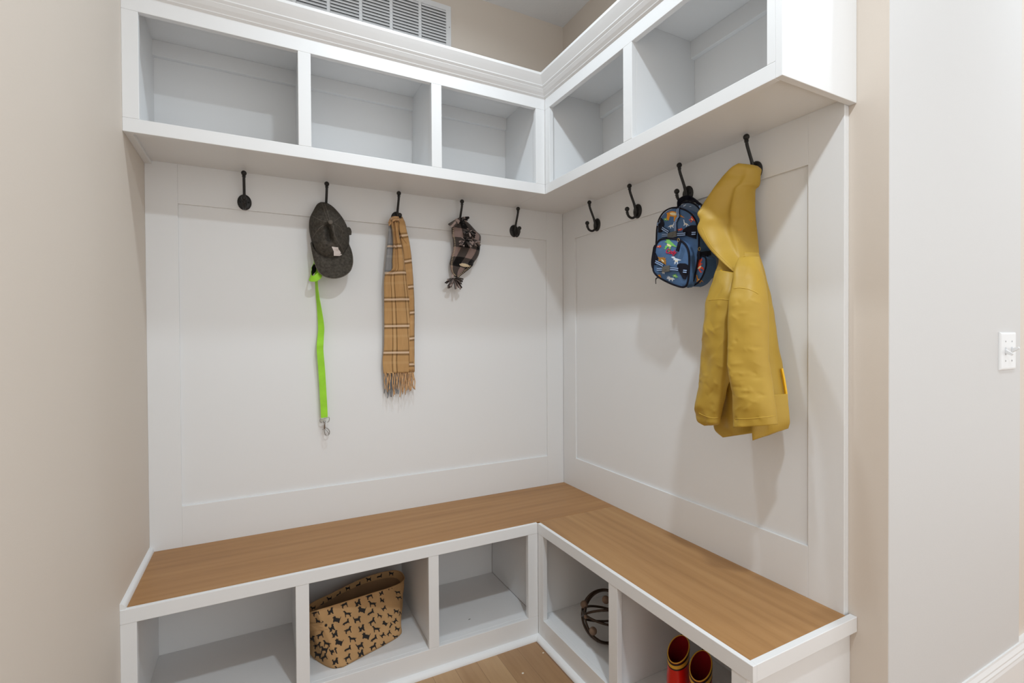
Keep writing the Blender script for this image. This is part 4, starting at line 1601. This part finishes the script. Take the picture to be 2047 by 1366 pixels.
    pull((1398.5, 498, .112), [(1397.5, 503, .114), (1396.5, 510, .115), (1398, 519, .114)], maino)
    # right side pocket
    side = [(1386, 516), (1392, 512.5), (1402, 511.5), (1410.5, 515), (1412, 530), (1408, 545), (1403, 556), (1395, 566), (1384, 572), (1379, 570), (1383, 545)]
    mb, rg, _ = pad(side, 0.050, 0.094, 0.006, edge=1.0)
    bv3 = mb.bvh()
    dino(mb, bv3, 'biped', 5, B(1235, 720), 30, -42, 1)
    dino(mb, bv3, 'longneck', 3, B(1235, 1010), 19, 20, -1)
    so = mb.build('side_pocket', DP, T.o, smooth=True, auto=50)
    piping(rg, 'side_piping', so, 0.0026, 0.001)
    mb = MB()
    mb.ribbon([T.p(1384, 512, .104), T.p(1398, 509.5, .100), T.p(1412, 507, .085), T.p(1420, 506, .055)], Vector((0, 0, 1)), 0.0075, 0.002)
    mb.build('side_strap', M_NAVY, so)
    # left side pocket seen edge on
    side = [(1305.5, 494), (1309, 489), (1311.5, 500), (1310, 540), (1306, 540), (1302, 534), (1301.5, 520)]
    mb, rg, _ = pad(side, 0.060, 0.100, 0.004, n=48, edge=1.0)
    mb.build('side_pocket', M_NAVY, T.o, smooth=True, auto=50)
    # shoulder strap at the rear right and the grab handle looped over the hook
    mb = MB()
    mb.ribbon(smooth_path([tuple(T.p(*q)) for q in ((1381, 402, .022), (1394, 404, .030), (1404, 413, .040), (1411, 428, .044), (1416, 455, .040), (1419, 500, .030), (1417, 530, .022))], 24), Vector((0.4, -1, 0)), 0.0125, 0.0022)
    st = mb.build('shoulder_strap', M_NAVY, T.o, smooth=True, auto=40)
    mb = MB()
    mb.ribbon(smooth_path([tuple(T.p(*q)) for q in ((1358, 416, .060), (1357.5, 405, .064), (1362, 399, .058), (1370, 395.5, .040), (1379, 396, .024), (1388, 400, .020), (1397, 407, .030))], 24), Vector((0.1, -0.6, 0.6)), 0.0075, 0.0022)
    mb.build('grab_handle', M_NAVY, T.o, smooth=True, auto=40)
    mb = MB()
    mb.ribbon([T.p(1398, 412, .062), T.p(1402, 424, .062), T.p(1405, 440, .060)], Vector((1, -0.3, 0)), 0.0045, 0.0012)
    mb.build('reflective_tab', M_REFLECT, st)
    # strap ends under the bag
    for pts in ([B(290, 975), B(255, 985), B(238, 1030), B(240, 1110)], [B(1180, 1080), B(1100, 1110), B(1050, 1170), B(985, 1195)]):
        mb = MB()
        dd = 0.085 if pts[0][0] < 1340 else 0.080
        mb.ribbon(smooth_path([tuple(T.p(*q, dd)) for q in pts], 12), Vector((0.7, -0.7, 0)), 0.0055, 0.0012)
        mb.build('strap_end', M_NAVY, T.o)


make_backpack()

# ------------------------------------------------------------------ dog-print fabric bin
M_BURLAP = cloth_mat('tan_burlap_cotton', rgb(186, 148, 104), 0.95, 1100, 0.35, 0.12, 12)
M_DOGINK = plain('black_dog_print', rgb(34, 30, 28), 0.9)
M_LINING = cloth_mat('brown_bin_lining', rgb(150, 118, 86), 0.95, 1100, 0.3, 0.12, 12)
DOGS = {  # side silhouettes in a unit box, x right (head at right), y up
    'lab': [(0, .55), (.02, .62), (.14, .60), (.30, .66), (.58, .66), (.70, .80), (.76, .93), (.86, .98), (.90, .92), (1.0, .88), (.98, .80), (.86, .76), (.82, .62), (.80, .45), (.78, .20), (.80, .02), (.70, .02), (.70, .22), (.66, .40), (.50, .38), (.34, .36), (.28, .24), (.22, .18), (.24, .02), (.14, .02), (.10, .18), (.16, .34), (.14, .50)],
    'scottie': [(0, .98), (.05, .98), (.12, .70), (.62, .72), (.66, .98), (.74, .84), (.86, .98), (.88, .78), (1.0, .66), (.96, .56), (.86, .56), (.86, .30), (.86, .02), (.72, .02), (.70, .14), (.30, .14), (.26, .02), (.12, .02), (.12, .30), (.08, .60)],
    'dachshund': [(0, .20), (.10, .40), (.22, .52), (.70, .58), (.78, .78), (.82, .94), (.90, .96), (1.0, .86), (.98, .78), (.90, .76), (.90, .50), (.86, .30), (.86, .06), (.78, .06), (.76, .24), (.40, .22), (.26, .24), (.24, .06), (.16, .06), (.16, .26)],
    'terrier': [(.06, .98), (.12, .98), (.18, .70), (.62, .70), (.70, .90), (.76, 1.0), (.82, .92), (.96, .88), (.98, .76), (.84, .74), (.82, .50), (.82, .25), (.86, .02), (.74, .02), (.70, .30), (.40, .34), (.30, .22), (.30, .02), (.18, .02), (.14, .24), (.16, .44), (.08, .68)],
    'sitting': [(.02, .04), (.18, .16), (.22, .44), (.14, .66), (.22, .84), (.34, .76), (.26, .70), (.34, .56), (.56, .66), (.62, .88), (.70, 1.0), (.78, .98), (.90, .90), (.88, .82), (.80, .78), (.80, .50), (.76, .24), (.82, .04), (.66, .04), (.60, .22), (.50, .30), (.42, .16), (.44, .04)],
}


def make_bin():
    T = Thing('storage_bin', 'tan fabric storage bin printed with black dogs, in the middle boot cubby', 'storage bin', (-1.03, -0.23, 0.085), 'F')
    bot = [(-1.118, -.360), (-1.05, -.336), (-0.965, -.306), (-0.915, -.283), (-0.893, -.255), (-0.895, -.20), (-0.905, -.15), (-0.95, -.115), (-1.04, -.105), (-1.13, -.115), (-1.19, -.14), (-1.212, -.19), (-1.206, -.25), (-1.178, -.312), (-1.150, -.350)]
    # rim: photo points with their distance from the back wall
    rim = [(634, 1221.5, .315), (690, 1204, .285), (745, 1186.5, .245), (785, 1173.5, .205), (807, 1160, .165), (803, 1146, .125), (788, 1141.5, .105), (757, 1147, .100), (722, 1159, .105), (690, 1174, .115), (660, 1189, .135), (630, 1203, .165), (612, 1216, .20), (612, 1226, .27)]
    n = 112
    kb = [(i,) + p for i, p in enumerate(bot + bot[:1])]
    kr = [(i,) + tuple(T.w(hit(x, y, 1, -d))) for i, (x, y, d) in enumerate(rim)]
    kr.append((len(rim),) + kr[0][1:])
    R0 = []
    for j in range(n):
        x, y = catmull(kb, len(bot) * j / n)
        R0.append(T.w((x, y, 0.0865)))
    R1 = [Vector(catmull(kr, len(rim) * j / n)) for j in range(n)]
    R1 = [Vector((max(-1.2305 + 1.03, min(-0.832 + 1.03, p.x)), p.y, p.z)) for p in R1]
    rings = []
    cen = sum(R0, Vector()) / n
    rings.append([cen + (p - cen) * 0.94 for p in R0])
    m = 26
    for i in range(m):
        t = i / (m - 1)
        ring = []
        for j in range(n):
            p = R0[j] * (1 - t) + R1[j] * t
            a = j / n
            crease = 0.007 * sin(pi * t) * (noise.noise(Vector((cos(2 * pi * a) * 3, sin(2 * pi * a) * 3, t * 2.5))))
            fold = -0.012 * math.exp(-((a - 0.27) ** 2) / 0.0010) * sin(pi * min(1, t * 1.2)) + 0.007 * math.exp(-((a - 0.235) ** 2) / 0.0006) * t
            o = Vector((p.x - cen.x, p.y - cen.y, 0)).normalized()
            ring.append(p + o * (crease + fold + 0.006 * sin(pi * t)))
        rings.append(ring)
    mb = MB()
    mb.loft(rings, cap0=True, cap1=False)
    bv = mb.bvh()
    # black dogs, each traced where it sits on the cloth (crop 560..900 x 1100..1366)
    Cc = lambda x, y: (560 + x / 5.135, 1100 + y / 5.135)
    spots = [('lab', 368, 640, 1, -22), ('sitting', 515, 628, 1, -15), ('lab', 660, 560, 1, -20), ('sitting', 797, 542, 1, -18), ('lab', 917, 472, 1, -20), ('sitting', 1037, 442, 1, -20), ('lab', 1125, 385, 1, -25),
             ('dachshund', 405, 725, -1, 4), ('scottie', 578, 712, -1, 8), ('lab', 690, 655, -1, -5), ('scottie', 838, 612, -1, 8), ('lab', 945, 552, -1, -5), ('sitting', 1045, 515, -1, 0),
             ('dachshund', 672, 742, 1, -25), ('terrier', 790, 715, 1, -10), ('dachshund', 925, 640, 1, -28), ('lab', 1020, 675, -1, 10), 
             ('sitting', 527, 800, 1, -25), ('lab', 697, 822, 1, -18), ('sitting', 835, 802, 1, -15), ('lab', 943, 735, 1, -30), ('lab', 985, 810, -1, -5), ('terrier', 1065, 600, 1, -30),
             ('lab', 413, 872, 1, -18), ('sitting', 560, 862, 1, -15), ('lab', 740, 912, -1, -5), ('scottie', 880, 882, -1, 10), ('dachshund', 958, 908, 1, -30), ('terrier', 1052, 875, 1, -35), ('scottie', 1075, 752, -1, 25),
             ('scottie', 603, 945, -1, 12), ('dachshund', 690, 1012, 1, -22), ('terrier', 820, 985, 1, -20), ('lab', 955, 992, 1, -22), ('lab', 1115, 855, 1, -40), ('lab', 1125, 675, -1, 5), ('dachshund', 1130, 775, 1, -55),
             ('lab', 385, 980, 1, -12), ('terrier', 548, 1038, 1, -15), ('lab', 692, 1105, 1, -25), ('sitting', 827, 1060, 1, -18), ('terrier', 1060, 965, 1, -45), ('lab', 1185, 890, -1, -20), ('terrier', 1190, 630, -1, 0),
             ('terrier', 455, 1020, -1, 5), ('sitting', 567, 1140, 1, -12), ('dachshund', 725, 1172, -1, -15), ('terrier', 390, 1075, -1, 5), ('lab', 452, 1100, 1, -30), ('dachshund', 605, 1208, -1, -12),
             ('lab', 1205, 435, -1, -15), ('lab', 1217, 490, -1, -25), ('terrier', 1200, 810, -1, 10), ('lab', 1240, 660, -1, 20), ('terrier', 1180, 730, 1, -40), 
             ('lab', 480, 960, -1, 8), ('terrier', 320, 915, 1, -10)]
    for kind, cx, cy, fl, rot in spots:
        s = 88 if cx < 1000 else 60
        a = radians(rot)
        poly = []
        for x, y in DOGS[kind]:
            X, Y = (x - 0.5) * fl * s, (0.5 - y) * s * (0.80 if kind != 'dachshund' else 0.62)
            # photo-plane rotation: the print follows the slope of the rim
            poly.append(Cc(cx + X * cos(a) - Y * sin(a), cy + X * sin(a) + Y * cos(a)))
        mb.m = 1
        mb.decal(T, bv, poly, 0.0011, 1)
    mb.build('bin_body', [M_BURLAP, M_DOGINK], T.o, smooth=True)
    # folded rim and lining
    mb = MB()
    mb.tube(rings[-1], 0.0022, 8, closed=True)
    mb.build('rim', M_BURLAP, T.o, smooth=True)
    mb = MB()
    top = rings[-1]
    c1 = sum(top, Vector()) / n
    lin = [[c1 + (p - c1) * 0.985 for p in top]]
    mb.m = 0
    for i in range(1, 12):
        t = i / 11
        lin.append([(top[j] * (1 - t) + (R0[j] + Vector((0, 0, 0.004))) * t) * 1.0 + (Vector((c1.x, c1.y, 0)) - Vector((top[j].x, top[j].y, 0))) * (0.03 + 0.02 * t) for j in range(n)])
    mb.loft(lin, cap0=False, cap1=True)
    mb.build('lining', M_LINING, T.o, smooth=True)
    # turned-over hem of the back rim, printed like the outside
    mb = MB()
    hem = [[c1 + (top[j] - c1) * 0.978 + (lin[1][j] - lin[0][j]) * s for j in range(n)] for s in (0.0, 0.6, 1.2, 1.5)]
    mb.loft(hem, False, False)
    bl = mb.bvh()
    for kind, cx, cy, fl, rot in (('terrier', 338, 598, -1, -15), ('dachshund', 425, 556, 1, -20), ('terrier', 505, 500, -1, -15), ('dachshund', 598, 452, 1, -20), ('terrier', 693, 392, -1, -15), ('dachshund', 800, 352, 1, -18), ('terrier', 908, 300, -1, -12), ('dachshund', 1018, 266, 1, -8), ('terrier', 1140, 240, -1, 0)):
        a = radians(rot)
        poly = []
        for x, y in DOGS[kind]:
            X, Y = (x - 0.5) * fl * 62, (0.5 - y) * 48
            poly.append(Cc(cx + X * cos(a) - Y * sin(a), cy + X * sin(a) + Y * cos(a)))
        mb.m = 1
        mb.decal(T, bl, poly, 0.0011, 1)
    mb.build('hem', [M_BURLAP, M_DOGINK], T.o, smooth=True)
    # button tab at the left of the front
    mb = MB()
    tab = [Cc(300, 750), Cc(400, 745), Cc(488, 740), Cc(496, 775), Cc(492, 812), Cc(400, 818), Cc(300, 830)]
    mb.decal(T, bv, tab, 0.0022, 2)
    tb = mb.build('button_tab', M_BURLAP, T.o, smooth=True)
    mb = MB()
    o, d = T.ray(*Cc(466, 772))
    loc, nor, _, _ = bv.ray_cast(o, d)
    nor = nor if nor.dot(d) < 0 else -nor
    mb.sphere(loc + nor * 0.004, 0.0042, 12, 8)
    mb.build('snap', M_DOGINK, tb, smooth=True)
    # grip at the right end
    mb = MB()
    mb.decal(T, bv, [Cc(1165, 415), Cc(1205, 365), Cc(1238, 322), Cc(1254, 318), Cc(1248, 345), Cc(1215, 385), Cc(1185, 425)], 0.0025, 2)
    mb.build('side_grip', M_BURLAP, T.o, smooth=True)


make_bin()

# ------------------------------------------------------------------ ring orb
M_BRONZE = plain('dark_bronze_rod', rgb(64, 50, 40), 0.45, 0.5)
M_BEAD = plain('weathered_brown_bead', rgb(122, 100, 84), 0.7, 0.0, 0.3, (120, 0.3, 0.001), 0.15)


def make_orb():
    c = hit(1211, 1228, 2, 0.183)
    R = 0.0885
    c.z = 0.085 + R + 0.0025
    T = Thing('ring_orb', 'dark metal ring orb with brown beads, in the corner boot cubby', 'orb', (c.x, c.y, 0.085), 'F')
    cc = Vector((0, 0, R + 0.0025))
    view = (CAM - c).normalized()
    side = view.cross(Vector((0, 0, 1))).normalized() * -1
    up = side.cross(view) * -1
    if up.z < 0:
        up = -up
    # ring normals in the (side, up, view) frame
    for k, (a, b, g) in enumerate(((0.08, 0.05, 1.0), (0.46, 0.10, 0.88), (-0.40, 0.05, 0.9), (0.15, 0.95, 0.30), (-0.12, 0.95, -0.20))):
        nrm = (side * a + up * b + view * g).normalized()
        p = nrm.orthogonal().normalized()
        q = nrm.cross(p)
        rr = R - 0.0035 - 0.0012 * (k % 3)
        mb = MB()
        mb.tube([cc + (p * cos(t) + q * sin(t)) * rr for t in [2 * pi * i / 64 for i in range(64)]], 0.0041, 10, closed=True)
        mb.build('ring', M_BRONZE, T.o, smooth=True)
    W = lambda px, py, s: None
    # beads where rings cross: traced positions on the sphere
    for px, py, front in ((1167.5, 1209, 1), (1185.5, 1262, 1), (1211, 1199.5, 1), (1171, 1233.5, 1), (1250, 1225, 1), (1236, 1264, 1), (1243, 1195, -1)):
        o, d = T.ray(px, py)
        oc = o - cc
        b = oc.dot(d)
        disc = b * b - (oc.length_squared - (R - 0.001) ** 2)
        t = -b - sqrt(disc) * front if disc > 0 else -b
        p = o + d * t
        if disc <= 0:
            p = cc + (p - cc).normalized() * (R - 0.001)
        r = 0.0068 if (px, py) == (1171, 1233.5) else 0.0135
        if p.z < r + 0.0005:
            p.z = r + 0.0005
        mb = MB()
        mb.sphere(p, r, 16, 12)
        mb.build('bead', M_BEAD, T.o, smooth=True)


make_orb()

# ------------------------------------------------------------------ red rain boots
M_REDRUB = plain('red_glossy_rubber', rgb(196, 26, 18), 0.28, 0, 0.5)
M_REDLIN = cloth_mat('dark_red_lining', rgb(120, 10, 14), 0.95)
M_YELBAND = plain('mustard_rubber_band', rgb(206, 156, 50), 0.4)
M_BLKRUB = plain('black_rubber', rgb(24, 18, 18), 0.45)


def make_boot(at, rz, label):
    T = Thing('rain_boot', label, 'boot', (at[0], at[1], 0.0855), 'F', 'pair of red rain boots in the right boot cubby')
    T.o.rotation_euler = (0, 0, rz)
    n = 40
    # horizontal rings: (z, centre x, half length x, half width y); toe at +x
    prof = [(0.0, .032, .082, .033), (.012, .032, .084, .034), (.030, .030, .081, .034), (.050, .018, .066, .032), (.070, .004, .047, .030), (.095, -.004, .038, .029), (.130, -.004, .038, .030), (.170, -.003, .039, .028), (.205, -.002, .0415, .0272), (.216, -.001, .043, .0272)]
    ks = [(p[0],) + p[1:] for p in prof]

    def ring(z, e=0.0, dz=0.0):
        cx, a, b = catmull(ks, z)
        out = []
        for j in range(n):
            t = 2 * pi * j / n
            out.append(Vector((cx + (a + e) * cos(t), (b + e) * sin(t), z + dz + 0.018 * cos(t) * max(0, (z - 0.15) / 0.070))))
        return out
    zt = 0.216
    mb = MB()
    mb.loft([ring(zt * i / 30) for i in range(31)], True, False)
    shaft = mb.build('shaft', M_REDRUB, T.o, smooth=True)
    mb = MB()
    mb.loft([ring(zt - (zt - 0.03) * i / 16, -0.0022 - 0.0012 * i / 16) for i in range(17)], False, True)
    mb.build('lining', M_REDLIN, T.o, smooth=True)
    mb = MB()
    mb.tube(ring(zt, -0.0008), 0.0016, 8, closed=True)
    mb.build('rim', M_YELBAND, T.o, smooth=True)
    for name, z0, z1, e, mt in (('black_band', zt - 0.0095, zt - 0.003, 0.0010, M_BLKRUB), ('yellow_band', zt - 0.022, zt - 0.0095, 0.0009, M_YELBAND), ('black_band', zt - 0.0275, zt - 0.022, 0.0010, M_BLKRUB)):
        mb = MB()
        mb.loft([ring(z0, 0), ring(z0, e), ring(z1, e), ring(z1, 0)], False, False)
        mb.build(name, mt, shaft, smooth=True, auto=40)
    mb = MB()
    mb.loft([ring(0.0, 0.002), ring(0.012, 0.003), ring(0.012, 0.0)], True, True)
    mb.build('sole', M_BLKRUB, T.o)
    # pull tab standing up at the toe side of the rim
    mb = MB()
    mb.ribbon([(0.0405, 0, zt + 0.002), (0.044, 0, zt + 0.024), (0.049, 0, zt + 0.040), (0.050, 0, zt + 0.055)], Vector((0, 1, 0)), 0.0085, 0.0016)
    mb.build('pull_tab', M_BLKRUB, T.o)


make_boot((-0.312, -1.056), radians(24), 'red rain boot on the left of the pair, farther from the cubby end')
make_boot((-0.312, -1.134), radians(27), 'red rain boot on the right of the pair, nearer the cubby end')

# ------------------------------------------------------------------ bits lying about
M_FLECK = plain('dried_white_paint', rgb(222, 212, 196), 0.7)
M_CHIP = plain('dark_splinter', rgb(60, 54, 48), 0.8)
for px, py, r, lab in ((1086, 1306, 0.0042, 'curled white paint fleck on the floor right in the bench corner'), (1045, 1346.5, 0.0050, 'white paint fleck on the floor planks at the bottom edge of the photo')):
    c = hit(px, py, 2, 0.0)
    T = Thing('paint_fleck', lab, 'paint fleck', (c.x, c.y, 0), 'F', 'paint flecks on the floor')
    mb = MB()
    rnd = random.Random(int(px))
    mb.loft([[(r * k * cos(2 * pi * j / 9) * rnd.uniform(.6, 1.1), r * k * sin(2 * pi * j / 9) * rnd.uniform(.5, 1.0), z) for j in range(9)] for z, k in ((0.0002, 1), (0.0010, 0.9), (0.0014, 0.5))])
    mb.build('fleck', M_FLECK, T.o)
c = hit(938.5, 1239, 2, 0.0852)
T = Thing('splinter', 'tiny dark splinter lying in the empty boot cubby left of the corner', 'splinter', (c.x, c.y, 0.0852), 'F')
mb = MB()
mb.tube([(-0.0045, -0.001, 0.001), (0, 0.0006, 0.0012), (0.0045, 0.0006, 0.001)], [0.0006, 0.001, 0.0005], 6)
mb.build('sliver', M_CHIP, T.o)
